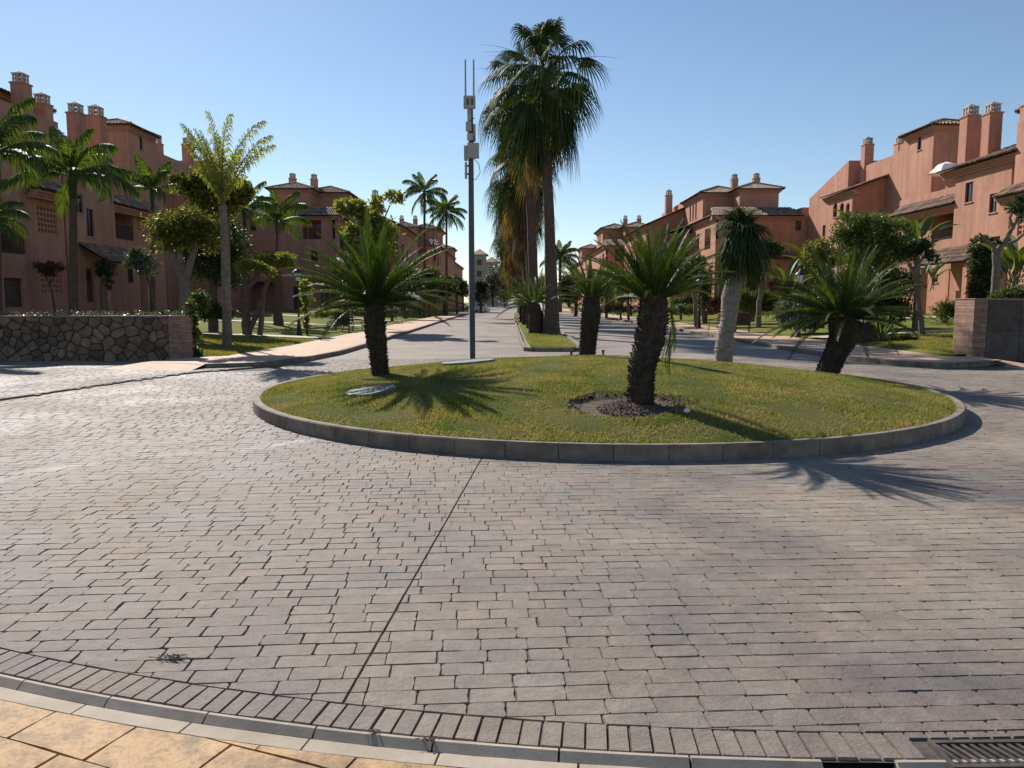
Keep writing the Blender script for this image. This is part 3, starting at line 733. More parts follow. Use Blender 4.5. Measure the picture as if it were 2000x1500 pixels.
class Bld:
    """built in right-hand-side coordinates, X positive towards the garden; mirror flips it to the left side"""
    def __init__(s, name, label, mirror, loc, dx=0, dy=0, group=None, detail=True):
        s.mir = mirror; s.dx, s.dy = dx, dy; s.detail = detail
        s.t = thing(name, label, 'building', (s.mx(loc[0]+dx), loc[1]+dy, loc[2]), group)
        s.w = MB()
    def mx(s, x): return 2.78-x if s.mir else x
    def P(s, p): return (s.mx(p[0]+s.dx), p[1]+s.dy, p[2])
    def add(s, mb, vs, fs):
        mb.add([s.P(p) for p in vs], [tuple(reversed(f)) for f in fs] if s.mir else fs)
    def out(s, mb, name, mat, parent=None, smooth=False):
        return mb.build(name, mat, parent or s.t, smooth)
    def face(s, org, ua, L, z0, z1n, z1f, inn, holes):
        """wall face: origin, horizontal unit ua, length, inward unit inn; holes [(a0,a1,z0,z1,kind)]"""
        org = Vector(org); ua = Vector(ua); inn = Vector(inn); Z = Vector((0,0,1))
        H = [h for h in holes if h[1]-h[0] > .05]
        H = [(max(h[0],.03), min(h[1],L-.03), max(h[2],z0+.02), h[3], h[4]) for h in H]
        H = [h for h in H if h[1] > h[0] and h[3] > h[2]]
        As = sorted({0, L, *[h[0] for h in H], *[h[1] for h in H]}); zt = min(z1n, z1f)
        H = [(h[0],h[1],h[2],min(h[3],zt-.05),h[4]) for h in H]
        Zs = sorted({z0, zt, *[h[2] for h in H], *[h[3] for h in H]})
        pt = lambda a, z, d=0: tuple(org + ua*a + Z*z + inn*d)
        for i in range(len(As)-1):
            for j in range(len(Zs)-1):
                ca, cz = (As[i]+As[i+1])/2, (Zs[j]+Zs[j+1])/2
                if any(h[0] < ca < h[1] and h[2] < cz < h[3] for h in H): continue
                s.add(s.w, [pt(As[i],Zs[j]), pt(As[i+1],Zs[j]), pt(As[i+1],Zs[j+1]), pt(As[i],Zs[j+1])], [(0,1,2,3)])
        if abs(z1n-z1f) > .01:
            s.add(s.w, [pt(0,zt), pt(L,zt), pt(L,z1f), pt(0,z1n)], [(0,1,2,3)])
        for (a0,a1,b0,b1,kind) in H:
            dp = {'window':.16,'door':.25,'loggia':1.5,'lattice':.5,'arch':.22,'pergola':1.2}[kind]
            fr = [(a0,b0),(a1,b0),(a1,b1),(a0,b1)]
            for k in range(4):
                (p, q), (p2, q2) = fr[k], fr[(k+1)%4]
                s.add(s.w, [pt(p,q), pt(p2,q2), pt(p2,q2,dp), pt(p,q,dp)], [(0,3,2,1)])
            s.add(s.w, [pt(p,q,dp) for p,q in fr], [(0,1,2,3)])
            s.fill(kind, pt, a0, a1, b0, b1, dp)
    def fill(s, kind, pt, a0, a1, b0, b1, dp):
        def bx(mb, p0, p1, q0, q1, d0, d1):
            vs = [pt(p0,q0,d0),pt(p1,q0,d0),pt(p1,q1,d0),pt(p0,q1,d0),pt(p0,q0,d1),pt(p1,q0,d1),pt(p1,q1,d1),pt(p0,q1,d1)]
            s.add(mb, vs, [(0,1,2,3),(4,7,6,5),(0,4,5,1),(1,5,6,2),(2,6,7,3),(3,7,4,0)])
        if kind in ('window','arch'):
            f = MB(); w = .06; d0, d1 = dp-.07, dp-.012
            bx(f,a0,a0+w,b0,b1,d0,d1); bx(f,a1-w,a1,b0,b1,d0,d1); bx(f,a0+w,a1-w,b0,b0+w,d0,d1); bx(f,a0+w,a1-w,b1-w,b1,d0,d1)
            if a1-a0 > .7: bx(f,(a0+a1)/2-.03,(a0+a1)/2+.03,b0+w,b1-w,d0,d1)
            o = s.out(f, 'window', MT['brown'])
            g = MB(); bx(g,a0+w,a1-w,b0+w,b1-w,dp-.04,dp-.03); s.out(g, 'pane', MT['glass'], o)
            if s.detail: g = MB(); bx(g,a0-.08,a1+.08,b0-.06,b0-.003,-.07,dp-.1); s.out(g, 'sill', MT['sill'], o)
            if kind == 'arch':      # corner fillets that round the head of the opening
                g = MB(); r = (a1-a0)/2; c = (a0+a1)/2
                for sg in (-1, 1):
                    for k in range(5):
                        t0, t1 = math.radians(90*k/5), math.radians(90*(k+1)/5)
                        x0, x1 = c+sg*r*math.cos(t0), c+sg*r*math.cos(t1); zz = b1-r+r*math.sin(t1)
                        if True: lo, hi = min(x0,x1), max(x0,x1); bx(g, lo, hi, b1-r+r*math.sin((t0+t1)/2), b1-.002, .01, dp-.09)
                s.out(g, 'arch_head', MT['wall'])['kind'] = 'stuff'
        elif kind == 'door':
            f = MB(); bx(f,a0,a1,b0,b1,dp-.10,dp-.012); o = s.out(f, 'door', MT['brown'])
            g = MB(); bx(g,a0+.15,a1-.15,b0+1.2,b1-.2,dp-.115,dp-.102); s.out(g, 'pane', MT['glass'], o)
        elif kind == 'lattice':
            g = MB(); n = max(2,int((a1-a0)/.26)); m = max(2,int((b1-b0)/.26)); w = .045
            for i in range(n+1): x = a0+w+(a1-a0-2*w)*i/n; bx(g,x-w,x+w,b0,b1,.06,.16)
            for j in range(m+1): z = b0+w+(b1-b0-2*w)*j/m; bx(g,a0,a1,z-w,z+w,.05,.15)
            s.out(g, 'lattice_screen', MT['lattice'])
            d = MB(); bx(d,a0+.02,a1-.02,b0+.02,b1-.02,.44,.48); s.out(d, 'pane', MT['glass'])  # dark sheet across the back stands in for the shade of the recess
        elif kind == 'loggia':
            wd = (a1-a0)
            f = MB(); bx(f, a0+wd*.15, a1-wd*.15, b0+.05, b1-.25, dp-.08, dp-.012); o = s.out(f, 'glazed_door', MT['brown'])
            g = MB(); bx(g, a0+wd*.15+.08, (a0+a1)/2-.04, b0+.15, b1-.33, dp-.10, dp-.085); bx(g, (a0+a1)/2+.04, a1-wd*.15-.08, b0+.15, b1-.33, dp-.10, dp-.085)
            s.out(g, 'pane', MT['glass'], o)
            r = MB(); bx(r, a0, a1, b0+.95, b0+1.0, .08, .12); bx(r, a0, a1, b0+.08, b0+.12, .08, .12)
            n = max(3, int(wd/.14))
            for i in range(n+1): x = a0+.01+(wd-.02)*i/n; bx(r, x-.009, x+.009, b0+.12, b0+.95, .09, .11)
            s.out(r, 'railing', MT['iron'])
        elif kind == 'pergola':
            g = MB(); n = int((a1-a0)/.5)
            for i in range(n+1): x = a0+(a1-a0)*i/max(n,1); bx(g, x-.06, x+.06, b1-.32, b1-.14, -1.6, dp-.1)
            bx(g, a0, a1, b1-.5, b1-.33, -1.45, -1.3)
            for i in range(3): x = a0+.1+(a1-a0-.2)*i/2; bx(g, x-.07, x+.07, b0, b1-.5, -1.45, -1.3)
            s.out(g, 'pergola', MT['wood'])
    def box(s, x0, x1, y0, y1, z0, z1, z1f=None, hs=(), hc=(), flat=True):
        """street face at x0 (near end y0), camera face at y0. hs in (y0,y1,z0,z1,kind), hc in (x0,x1,z0,z1,kind)"""
        z1f = z1 if z1f is None else z1f
        s.face((x0,y1,0), (0,-1,0), y1-y0, z0, z1f, z1, (1,0,0), [(y1-h[1], y1-h[0], h[2], h[3], h[4]) for h in hs])
        s.face((x0,y0,0), (1,0,0), x1-x0, z0, z1, z1, (0,1,0), [(h[0]-x0, h[1]-x0, h[2], h[3], h[4]) for h in hc])
        s.add(s.w, [(x1,y0,z0),(x1,y1,z0),(x1,y1,z1f),(x1,y0,z1)], [(0,1,2,3)])
        s.add(s.w, [(x0,y1,z0),(x1,y1,z0),(x1,y1,z1f),(x0,y1,z1f)], [(3,2,1,0)])
        s.add(s.w, [(x0,y0,z1),(x1,y0,z1),(x1,y1,z1f),(x0,y1,z1f)], [(0,1,2,3)])
    def cornice(s, x0, x1, y0, y1, z):
        g = MB()
        for (e, za, zb) in ((.10,-.42,-.30), (.22,-.30,-.16), (.34,-.16,-.02)):
            vs = [(a, b_, z+c) for c in (za, zb) for (a, b_) in ((x0-e,y0-e),(x1+e,y0-e),(x1+e,y1+e),(x0-e,y1+e))]
            s.add(g, vs, [(0,3,2,1),(4,5,6,7),(0,1,5,4),(1,2,6,5),(2,3,7,6),(3,0,4,7)])
        s.out(g, 'cornice', MT['cornice'])
    def hip(s, x0, x1, y0, y1, z, pitch=.36, ov=.5, cor=True):
        if cor: s.cornice(x0, x1, y0, y1, z)
        x0 -= ov; x1 += ov; y0 -= ov; y1 += ov; w, l = x1-x0, y1-y0; h = min(w,l)/2*pitch; m = min(w,l)/2
        if w < l: r0, r1 = ((x0+x1)/2, y0+m), ((x0+x1)/2, y1-m)
        else: r0, r1 = (x0+m, (y0+y1)/2), (x1-m, (y0+y1)/2)
        t = MB(); bs = MB(); A, B, C_, D = (x0,y0,z),(x1,y0,z),(x1,y1,z),(x0,y1,z); R0 = (*r0, z+h); R1 = (*r1, z+h)
        pl = ([A,B,R0,R0],[D,A,R1,R0],[B,C_,R0,R1],[C_,D,R1,R1]) if w < l else ([A,B,R0,R1],[D,A,R0,R0],[B,C_,R1,R1],[C_,D,R1,R0])
        for (e0,e1,t0,t1) in pl: tile_plane(t, bs, s.P(e0), s.P(e1), s.P(t0), s.P(t1))
        for (p, q) in ((A,R0),(B,R0 if w < l else R1),(R0,R1),(D,R1 if w < l else R0),(C_,R1)):
            p, q = Vector(s.P(p)), Vector(s.P(q))
            if (q-p).length > .2: t.tube([p+Vector((0,0,.05)), q+Vector((0,0,.07))], .11, 6)
        o = s.out(bs, 'roof', MT['mortar']); r = s.out(t, 'roof_tiles', MT['roof'], o); r['kind'] = 'stuff'; return z+h
    def gable(s, x0, x1, y0, y1, z0, z1, z2):
        """walls closing the ends of a lean-to roof: z1 at x0, z2 at x1"""
        for y, f in ((y0, (0,1,2,3)), (y1, (3,2,1,0))): s.add(s.w, [(x0,y,z0),(x1,y,z0),(x1,y,z2),(x0,y,z1)], [f])
        s.add(s.w, [(x1,y0,z0),(x1,y1,z0),(x1,y1,z2),(x1,y0,z2)], [(0,1,2,3)])
    def shed(s, e0, e1, t0, t1, fascia=True):
        t = MB(); bs = MB(); tile_plane(t, bs, s.P(e0), s.P(e1), s.P(t0), s.P(t1))
        o = s.out(bs, 'roof', MT['mortar']); r = s.out(t, 'roof_tiles', MT['roof'], o); r['kind'] = 'stuff'
        if fascia:      # stepped moulding under the eave
            g = MB(); a, b_ = Vector(e0), Vector(e1); u = (b_-a).normalized(); q = (Vector(t0)+Vector(t1)-a-b_); q.z = 0; q -= u*q.dot(u); q.normalize()
            for (d, za, zb) in ((.42,-.46,-.32),(.30,-.32,-.2),(.16,-.2,-.06)):
                vs = [tuple(c + q*d2 + Vector((0,0,zz))) for zz in (za,zb) for (c,d2) in ((a,d),(b_,d),(b_,d+.5),(a,d+.5))]
                s.add(g, vs, [(0,3,2,1),(4,5,6,7),(0,1,5,4),(1,2,6,5),(2,3,7,6),(3,0,4,7)])
            s.out(g, 'cornice', MT['cornice'])
    def chim(s, x, y, z0, z1, w=.8):
        """z1 = tip of the cap"""
        h = w/2; k = w*.36; top = z1 - w*.88; b_ = MB()
        def bx(mb, hx, za, zb, cx=0, cy=0):
            vs = [(x+cx+a*hx, y+cy+c*hx, zz) for zz in (za,zb) for (a,c) in ((-1,-1),(1,-1),(1,1),(-1,1))]
            s.add(mb, vs, [(0,3,2,1),(4,5,6,7),(0,1,5,4),(1,2,6,5),(2,3,7,6),(3,0,4,7)])
        bx(b_, h, z0, top-.003); bx(b_, h*1.12, top-.11, top-.02) if w > .5 else None
        o = s.out(b_, 'chimney', MT['wall']); c = MB(); hh = w*.55
        for (i,j) in ((-1,-1),(1,-1),(1,1),(-1,1),(0,-1),(0,1),(-1,0),(1,0)): bx(c, w*.055, top, top+hh, i*(k-.02), j*(k-.02))
        bx(c, k+.0, top+hh*.42, top+hh*.55); bx(c, k+.05, top+hh+.001, top+hh+.07)
        vs = [(x+a*k, y+d*k, top+hh+.07) for (a,d) in ((-1,-1),(1,-1),(1,1),(-1,1))] + [(x, y, z1)]
        s.add(c, vs, [(0,1,4),(1,2,4),(2,3,4),(3,0,4)]); s.out(c, 'chimney_cap', MT['cap'], o)
    def done(s): s.out(s.w, 'wall', MT['wall'])
def hS(X, pa, ya, pb, yb, kind):      # pixel rectangle on the plane x = X -> hole on a street face
    Y0, _ = PX(pb, (ya+yb)/2, X); Y1, _ = PX(pa, (ya+yb)/2, X)
    pm = (pa+pb)/2; _, zt = PX(pm, ya, X); _, zb = PX(pm, yb, X); return (Y0, Y1, zb, zt, kind)
def hC(Y, pa, ya, pb, yb, kind):
    x0, zb = PY(pa, yb, Y); x1, zt = PY(pb, ya, Y); return (x0, x1, zb, zt, kind)
def near_block(mirror, label, dy=0, dx=0, name='apartment_building'):
    B = Bld(name, label, mirror, (33, 55, .8), dy=dy, dx=dx)
    X3 = 27.6; Y3n = PX(1972, 400, X3)[0]; Y3f = PX(1864, 400, X3)[0]; z3 = 9.75
    hs = [hS(X3,1885,356,1900,395,'window'), hS(X3,1932,378,1947,415,'window'), hS(X3,1934,462,1952,500,'window')]
    if mirror: hs = hs[:2] + [hS(X3,1908,408,1924,462,'window'), hS(X3,1908,525,1924,590,'door')]
    B.box(X3, 33, Y3n, Y3f, 0, z3, hs=hs, hc=[(28.4,29.7,3.6,5.0,'lattice'),(30.4,32.4,3.4,5.6,'loggia'),(28.6,29.4,6.6,8.0,'window'),(28.4,29.8,1.0,2.6,'lattice')])
    B.shed((X3-.55, Y3f+1.2, z3), (X3-.55, Y3n-1.0, z3), (X3+4.6, Y3f+1.2, z3+1.85), (X3+4.6, Y3n-1.0, z3+1.85))
    B.gable(X3+.03, X3+4.5, Y3n+.01, Y3f-.01, z3-.02, z3+.12, z3+1.72)
    # block nearer than the picture edge
    Yn = Y3n-12
    Yb = PX(1977, 400, 27.2)[0]
    B.box(27.2, 36, Yn, Yb, 0, 11.2, hs=[hS(27.2,1988,403,2032,458,'lattice'), hS(27.2,1979,522,2024,575,'lattice'), hS(27.2,2058,450,2118,495,'loggia'), hS(27.2,2062,543,2104,600,'door')],
          hc=[(30,31.6,1,3.1,'door')])
    B.box(27.9, 33, Yb+.01, Y3n-.01, 0, 9.7)
    B.shed((26.3, Yb+.4, 7.3), (26.3, Yb-3.2, 7.3), (27.18, Yb+.4, 7.9), (27.18, Yb-3.2, 7.9))
    B.box(30.2, 35, Y3n-6.5, Y3n+2.9, 5, 12.7, hs=[(Y3n-4, Y3n-3.1, 10.4, 11.4, 'window')]); B.hip(30.2, 35, Y3n-6.5, Y3n+2.9, 12.75)
    B.box(28.9, 30.1, Y3n-5, Y3n+1.2, 8, 10.9)
    # balconies between the wing and the tower
    X2 = 28.3; Y2n = Y3f+.02; Y2f = PX(1757, 400, X2)[0]
    B.box(X2, 33.2, Y2n, Y2f, 0, PX(1830,357,X2)[1]-.55, hs=[hS(X2,1820,406,1862,468,'loggia'), hS(X2,1790,412,1812,452,'lattice'), hS(X2,1852,524,1877,588,'door'), hS(X2,1820,524,1832,552,'window'), hS(X2,1776,512,1788,560,'lattice')])
    B.shed((X2-.9, Y2f-.3, 7.75), (X2-.9, Y2n-.05, 7.75), (X2+.02, Y2f-.3, 8.5), (X2+.02, Y2n-.05, 8.5))
    # porch roof
    yp = PX(1870,500,27)[0]
    B.shed((25.9, yp+2.8, 3.95), (25.9, yp-2.6, 3.95), (X3-.02, yp+2.8, 5.0), (X3-.02, yp-2.6, 5.0), False)
    p = MB()
    for yy in (yp-2.4, yp+2.6):
        p = MB(); B.add(p, [(a, b_, c) for c in (0, 3.78) for (a, b_) in ((26.1,yy-.22),(26.55,yy-.22),(26.55,yy+.22),(26.1,yy+.22))], [(0,3,2,1),(4,5,6,7),(0,1,5,4),(1,2,6,5),(2,3,7,6),(3,0,4,7)])
        B.out(p, 'porch_pillar', MT['wall'])
    # upper terrace parapet
    B.box(X2+.6, X2+3.2, Y2n+.1, Y2n+3.4, 8, 9.45)
    # arched-window block with its roof
    X1 = 28.3; Y1n = PX(1665, 390, X1)[0]; Y1f = Y1n+5.2; z1 = 10.9
    ah = []
    for (a, b_) in ((1627,1635),(1640,1648),(1652,1659)): ah.append(hS(X1, a, 397, b_, 424, 'arch'))
    B.box(X1, 33.5, Y1n, Y1f, 0, z1, hs=ah+[hS(X1,1588+45,452,1602+45,478,'lattice')], hc=[(29.2,30.0,5.6,7.0,'window')])
    B.shed((X1-.5, Y1f+.4, z1), (X1-.5, Y1n-.5, z1), (X1+5.4, Y1f+.4, z1+2.1), (X1+5.4, Y1n-.5, z1+2.1))
    B.shed((X1-.5, Y2f+.02, 4.9), (X1-.5, Y2f-.0, 4.9), (X1, Y2f+.02, 5.2), (X1, Y2f, 5.2), False) if False else None
    B.gable(X1+.03, X1+5.3, Y1n+.01, Y1f-.01, z1-.02, z1+.1, z1+1.97)
    B.box(31.2, 36, Y2f+.02, Y1n-.02, 0, 9.2, hs=[(Y2f+1, Y2f+3.4, 4.1, 6.3, 'loggia'), (Y2f+.6, Y2f+4.6, 7.0, 8.8, 'loggia'), (Y2f+.8,Y2f+2.6,1.2,3.2,'door')])
    # stair-stepped parapet and far end
    XT = 31.0; YTn = PX(1822,300,XT)[0]; YTf = PX(1771,300,XT)[0]; zT = PX(1822,247,XT)[1]
    B.box(XT, 33.5, YTn, YTf, 7, zT, hs=[hS(XT,1792,268,1800,293,'window')]); zr = B.hip(XT, 33.5, YTn, YTf, zT+.05)
    yb = YTf+.015; zz = PX(1771,266,XT)[1]
    for (pxx, dz) in ((1764,0),(1756,-.45),(1748,-.9),(1740,-1.35),(1732,-1.8),(1724,-2.25),(1716,-2.7)):
        ye = PX(pxx,300,XT)[0]; B.box(XT+.02, XT+3.2, yb, ye, 7, zz+dz); yb = ye+.01
    B.chim(XT+1.2, PX(1759,285,XT+1.2)[0], zz-1.2, PX(1759,264,XT+1.2)[1], .75)
    XA = 30.2; YAn = PX(1657,340,XA)[0]; B.box(XA, 35, YAn, YAn+9, 0, PX(1657,314,XA)[1], PX(1657,314,XA)[1]-2.2, hs=[(YAn+4.6, YAn+5.3, 7.6, 9.0, 'window'), (YAn+4.8,YAn+6.6,3.4,5.2,'lattice')])
    B.box(XA+.9, 35.4, YAn-7, YAn-.01, 0, PX(1690,316,XA)[1])
    B.chim(XA+1.2, PX(1694,300,XA+1.2)[0], 9, PX(1694,267,XA+1.2)[1], .78)
    for (pc, pt_) in ((2058,140),(2014,180)): B.chim(29.1, PX(pc, 200, 29.1)[0], 8.5, PX(pc, pt_, 29.1)[1], .72)
    # the pair of tall chimneys
    for (pc, pt_, w_) in ((1894,204,.86),(1937,199,.80)):
        Yc = PX(pc, 250, 29.9)[0]; B.chim(29.9, Yc, 8.5, PX(pc, pt_, 29.9)[1], w_)
    Yc = PX(1917, 240, 31.8)[0]; B.chim(31.8, Yc, 9.5, PX(1917, 224, 31.8)[1], .6)
    B.box(30.6, 34, Y3f-1.5, Y3f+3.5, 8, 10.6)
    B.done(); return B
def mid_block(mirror, label, dy=0, dx=0, detail=True, big=True):
    B = Bld('apartment_building', label, mirror, (24, 90, .8), dy=dy, dx=dx, detail=detail)
    zT = 13.6
    B.box(21.2, 25.6, 87, 96, 6, zT, hs=[(92.6,93.3,11.2,12.9,'window'),(91.2,91.9,11.2,12.9,'window'),(89.8,90.5,11.2,12.9,'window')]); B.hip(21.2, 25.6, 87, 96, zT+.05)
    B.box(24.4, 28.6, 84, 92, 6, zT); B.hip(24.4, 28.6, 84, 92, zT+.05)
    B.chim(25.2, 89.0, 13.8, 16.1, .7); B.chim(27.3, 87.8, 13.8, 16.0, .7)
    # main lower block: camera face
    hc = [hC(80,1388,428,1404,467,'loggia'), hC(80,1553,431,1565,450,'window'), hC(80,1425,428,1462,467,'loggia'), hC(80,1470,445,1479,463,'window'), hC(80,1462,560,1480,604,'door'), hC(80,1432,490,1446,512,'window'), hC(80,1500,550,1562,603,'pergola'), hC(80,1390,540,1420,600,'pergola')]
    B.box(20.9, 31.5, 80, 100 if big else 118, 0, 10.35, hc=hc, hs=[(82,84.5,7.2,9.4,'loggia'),(87,88,7.6,9.2,'window'),(90,92.2,3.6,6.0,'loggia'),(95,96,4,5.6,'window'),(83,84.2,.9,3.1,'door'),(92,93.6,1.2,3.0,'lattice')])
    B.shed((20.4,79.5,10.4),(29.8,79.5,10.4),(20.9,82.2,11.5),(29.3,82.2,11.5))
    ye = 99 if big else 118.4
    B.shed((20.4,ye,10.4),(20.4,79.5,10.4),(22.6,ye,11.5),(22.6,82.2,11.5))
    B.box(29.9, 34.0, 80.6, 95, 0, 11.3)
    B.shed((25.6,79.2,6.1),(29.2,79.2,6.1),(26.0,79.98,6.8),(28.8,79.98,6.8), False)
    if big:
        B.box(16.8, 24, 96.5, 116, 0, 11.0, hs=[(99,101.4,6.9,9.0,'loggia'),(104,105,7.1,8.7,'window'),(107.5,108.3,7.1,8.7,'arch'),(109.2,110,7.1,8.7,'arch'),(98.5,100,3.2,5.2,'loggia'),(104,105.4,3.4,5,'window'),(100,101.1,.8,3,'door'),(110,111.5,3.3,5.2,'lattice')], hc=[(18.2,20,6.8,9,'loggia')])
        B.shed((16.2,116.6,11.0),(16.2,95.9,11.0),(23.6,116.6,14.2),(23.6,95.9,14.2))
        B.gable(16.83, 23.5, 96.52, 115.9, 10.98, 11.15, 14.0)
        B.box(22.6, 24.5, 98, 118, 9, 14.8); B.chim(21.8, 109, 12, 17.2, .9)
        B.box(18.4, 21.0, 90.2, 96.48, 0, 9.5, hs=[(92,93.6,6.6,8.2,'window'),(92,93.6,3.2,4.8,'window')], hc=[(18.9,20.2,6.2,8.4,'loggia')])
        B.shed((17.8,96.2,9.5),(17.8,89.7,9.5),(21,96.2,10.6),(21,89.7,10.6))
    B.done(); return B
near_block(False, 'terracotta apartment building on the right with sunlit walls, arched windows and a white parasol')
near_block(True, 'terracotta apartment building on the left in shade, behind the stone wall and garden palms')
mid_block(False, 'terracotta block right of the median palms with twin hipped roofs and long tiled slope')
mid_block(True, 'terracotta block left of the street with two small chimneys on its tower roof')
mid_block(False, 'distant terracotta block at the right side of the street just right of the tall palms', dy=42, dx=-6.2, detail=False, big=False)
mid_block(True, 'distant terracotta block at the left side of the street behind two thin palms', dy=42, dx=-6.2, detail=False, big=False)
mid_block(False, 'farthest terracotta houses on the right of the street', dy=88, dx=-5.5, detail=False, big=False)
mid_block(True, 'farthest terracotta houses on the left of the street beside the antenna pole', dy=88, dx=-5.0, detail=False, big=False)
def far_house(px0, px1, pyt, pyr, Y, mat, label, d=10):
    x0, z = PY(px0, pyt, Y); x1, _ = PY(px1, pyt, Y); _, zr = PY(px0, pyr, Y)
    t = thing('far_building', label, 'building', ((x0+x1)/2, Y, 0)); w = MB(); w.box(x0, x1, Y, Y+d, 0, z); w.build('wall', MT[mat], t)
    r = MB(); e = .8; xm = (x0+x1)/2
    r.add([(x0-e,Y-e,z),(x1+e,Y-e,z),(x1+e,Y+d+e,z),(x0-e,Y+d+e,z),(xm,Y+d*.4,zr),(xm,Y+d*.6,zr)], [(0,1,4),(1,2,5,4),(2,3,5),(3,0,4,5)]); r.build('roof', MT['roof'], t)
    n = max(1, int((x1-x0)/4)); 
    for i in range(n):
        cx = x0+(x1-x0)*(i+.5)/n
        for zz in (z-3.2, z-6.6, z-10):
            if zz > 1: f = MB(); f.box(cx-.7, cx+.7, Y-.06, Y-.002, zz, zz+1.7); f.build('window', MT['brown'], t)
far_house(924, 948, 497, 484, 235, 'farwall', 'pale green far building with the tallest pointed roof at the end of the street')
far_house(948, 972, 512, 500, 260, 'fargrey', 'weathered grey far building in the middle at the end of the street')
far_house(971, 992, 524, 514, 280, 'fargrey', 'smallest grey far building next to the tall palms at the end of the street')
# ================================================================ POLE, LAMPS, FURNITURE
def antenna_pole():
    x, y = -1.02, 19.6; zf = lambda py: PY(922, py, y)[1]
    t = thing('antenna_pole', 'tall grey pole carrying antennas and equipment boxes behind the island', 'antenna pole', (x, y, 0))
    b = MB(); b.tube([(x,y,-.05),(x,y,.05)], .28, 12); b.tube([(x,y,.05),(x,y,zf(345)),(x,y,zf(190))], [.085,.068,.055], 14); b.build('pole', MT['pole'], t, True)
    def bxp(name, pa, ya, pb, yb, dy0, dy1, mat='equip', par=None):
        x0, z1 = PY(pa, ya, y); x1, z0 = PY(pb, yb, y); m = MB(); m.box(x0, x1, y+dy0, y+dy1, z0, z1); return m.build(name, MT[mat], par or t)
    e = bxp('upper_box', 906, 190, 929, 214, -.16, -.06); bxp('bracket', 912, 196, 916, 208, -.18, -.162, 'pole', e); bxp('bracket', 921, 196, 925, 208, -.18, -.162, 'pole', e)
    bxp('mast_sleeve', 913, 214, 921, 258, -.09, .09)
    e = bxp('lower_box', 914, 283, 936, 311, -.26, -.06); bxp('side_box', 907, 287, 913.8, 314, -.2, .05, 'equip', e)
    bxp('panel_antenna', 924.5, 243, 929, 276, -.05, .05); bxp('panel_antenna', 908, 317, 912.5, 349, -.05, .05)
    for (py, s) in ((250,1),(268,1),(324,-1),(340,-1)):
        z = zf(py); m = MB(); m.box(x-.02 if s > 0 else x-.16, x+.10 if s > 0 else x+.02, y-.02, y+.02, z-.02, z+.02); m.build('bracket', MT['pole'], t)
    for pxx in (909.5, 925.5):
        xx, _ = PY(pxx, 160, y); m = MB(); m.tube([(xx,y-.1,zf(214)),(xx,y-.1,zf(119))], [.026,.02], 8); m.build('whip_antenna', MT['equip'], t)
    c = MB(); P = [(x+.07,y-.1,zf(311)),(x+.2,y-.1,zf(322)),(x+.23,y-.08,zf(338)),(x+.12,y-.08,zf(352)),(x+.03,y-.08,zf(350))]; c.tube(P, .009, 5)
    c.tube([(x+.06,y-.1,zf(283)),(x+.1,y-.1,zf(270)),(x+.02,y-.1,zf(262)),(x-.06,y-.1,zf(250)),(x+.02,y-.1,zf(236)),(x+.1,y-.1,zf(232))], .01, 5); c.build('cable', MT['iron'], t)
    c = MB(); c.box(x-.12, x+.02, y-.13, y-.05, zf(258), zf(240)); c.box(x-.09,x+.06,y-.12,y-.05,zf(275),zf(262)); c.build('junction', MT['cap'], t)
antenna_pole()
def lamp_meshes(H=2.75):
    m = {}
    b = MB(); b.lathe([(.15,0),(.15,.06),(.11,.10),(.10,.32),(.075,.42),(.065,.75),(.045,.82),(.035,1.0),(.03,H-.55),(.05,H-.53),(.03,H-.5),(.028,H-.42)], 12); m['post'] = b.mesh('post', MT['iron'], True)
    b = MB(); b.lathe([(.085,H-.42),(.09,H-.40)], 12)
    b.lathe([(.10,H-.385),(.17,H-.10)], 6); m['lamp_glass'] = b.mesh('lamp_glass', MT['lampglass'])
    b = MB(); b.lathe([(.22,H-.10),(.225,H-.07),(.14,H+.02),(.07,H+.07),(.045,H+.12),(.02,H+.16),(.005,H+.2)], 12)
    for k in range(6):
        a = k*math.pi/3; b.tube([(.102*math.cos(a),.102*math.sin(a),H-.40),(.172*math.cos(a),.172*math.sin(a),H-.10)], .009, 4)
    m['lantern_top'] = b.mesh('lantern_top', MT['iron']); return m
LM = lamp_meshes()
def lamp(px, Y, label, sc=1.0, dx=0):
    p = at(px, Y, 640); t = thing('street_lamp', label, 'street lamp', p, 'black lantern street lamps')
    for k, me in LM.items(): link(k, me, t)
    t.scale = (sc, sc, sc); return t
lamp(584, 33.3, 'nearest black lantern lamp on the left lawn by the pavement', 1.0)
lamp(675, 45, 'black lantern lamp behind the bin beside the left cycad crown', .95)
lamp(766, 57, 'black lantern lamp just right of the left cycad trunk', .93)
lamp(794, 68, 'third lamp from the antenna pole on the left pavement', .93)
lamp(820, 82, 'second lamp from the antenna pole on the left pavement', .93)
lamp(836, 97, 'lamp closest to the antenna pole on the left pavement', .93)
lamp(1365, 44, 'black lantern lamp by the right pavement between nearest cycad and pale trunk', 1.0)
lamp(1559, 31.5, 'dark lamp post in front of the round bush on the right', .95)
lamp(1212, 64, 'lantern lamp on the right pavement beside the rear cycad', .95)
lamp(1232, 78, 'lantern lamp farther along the right pavement behind the nearest cycad', .95)
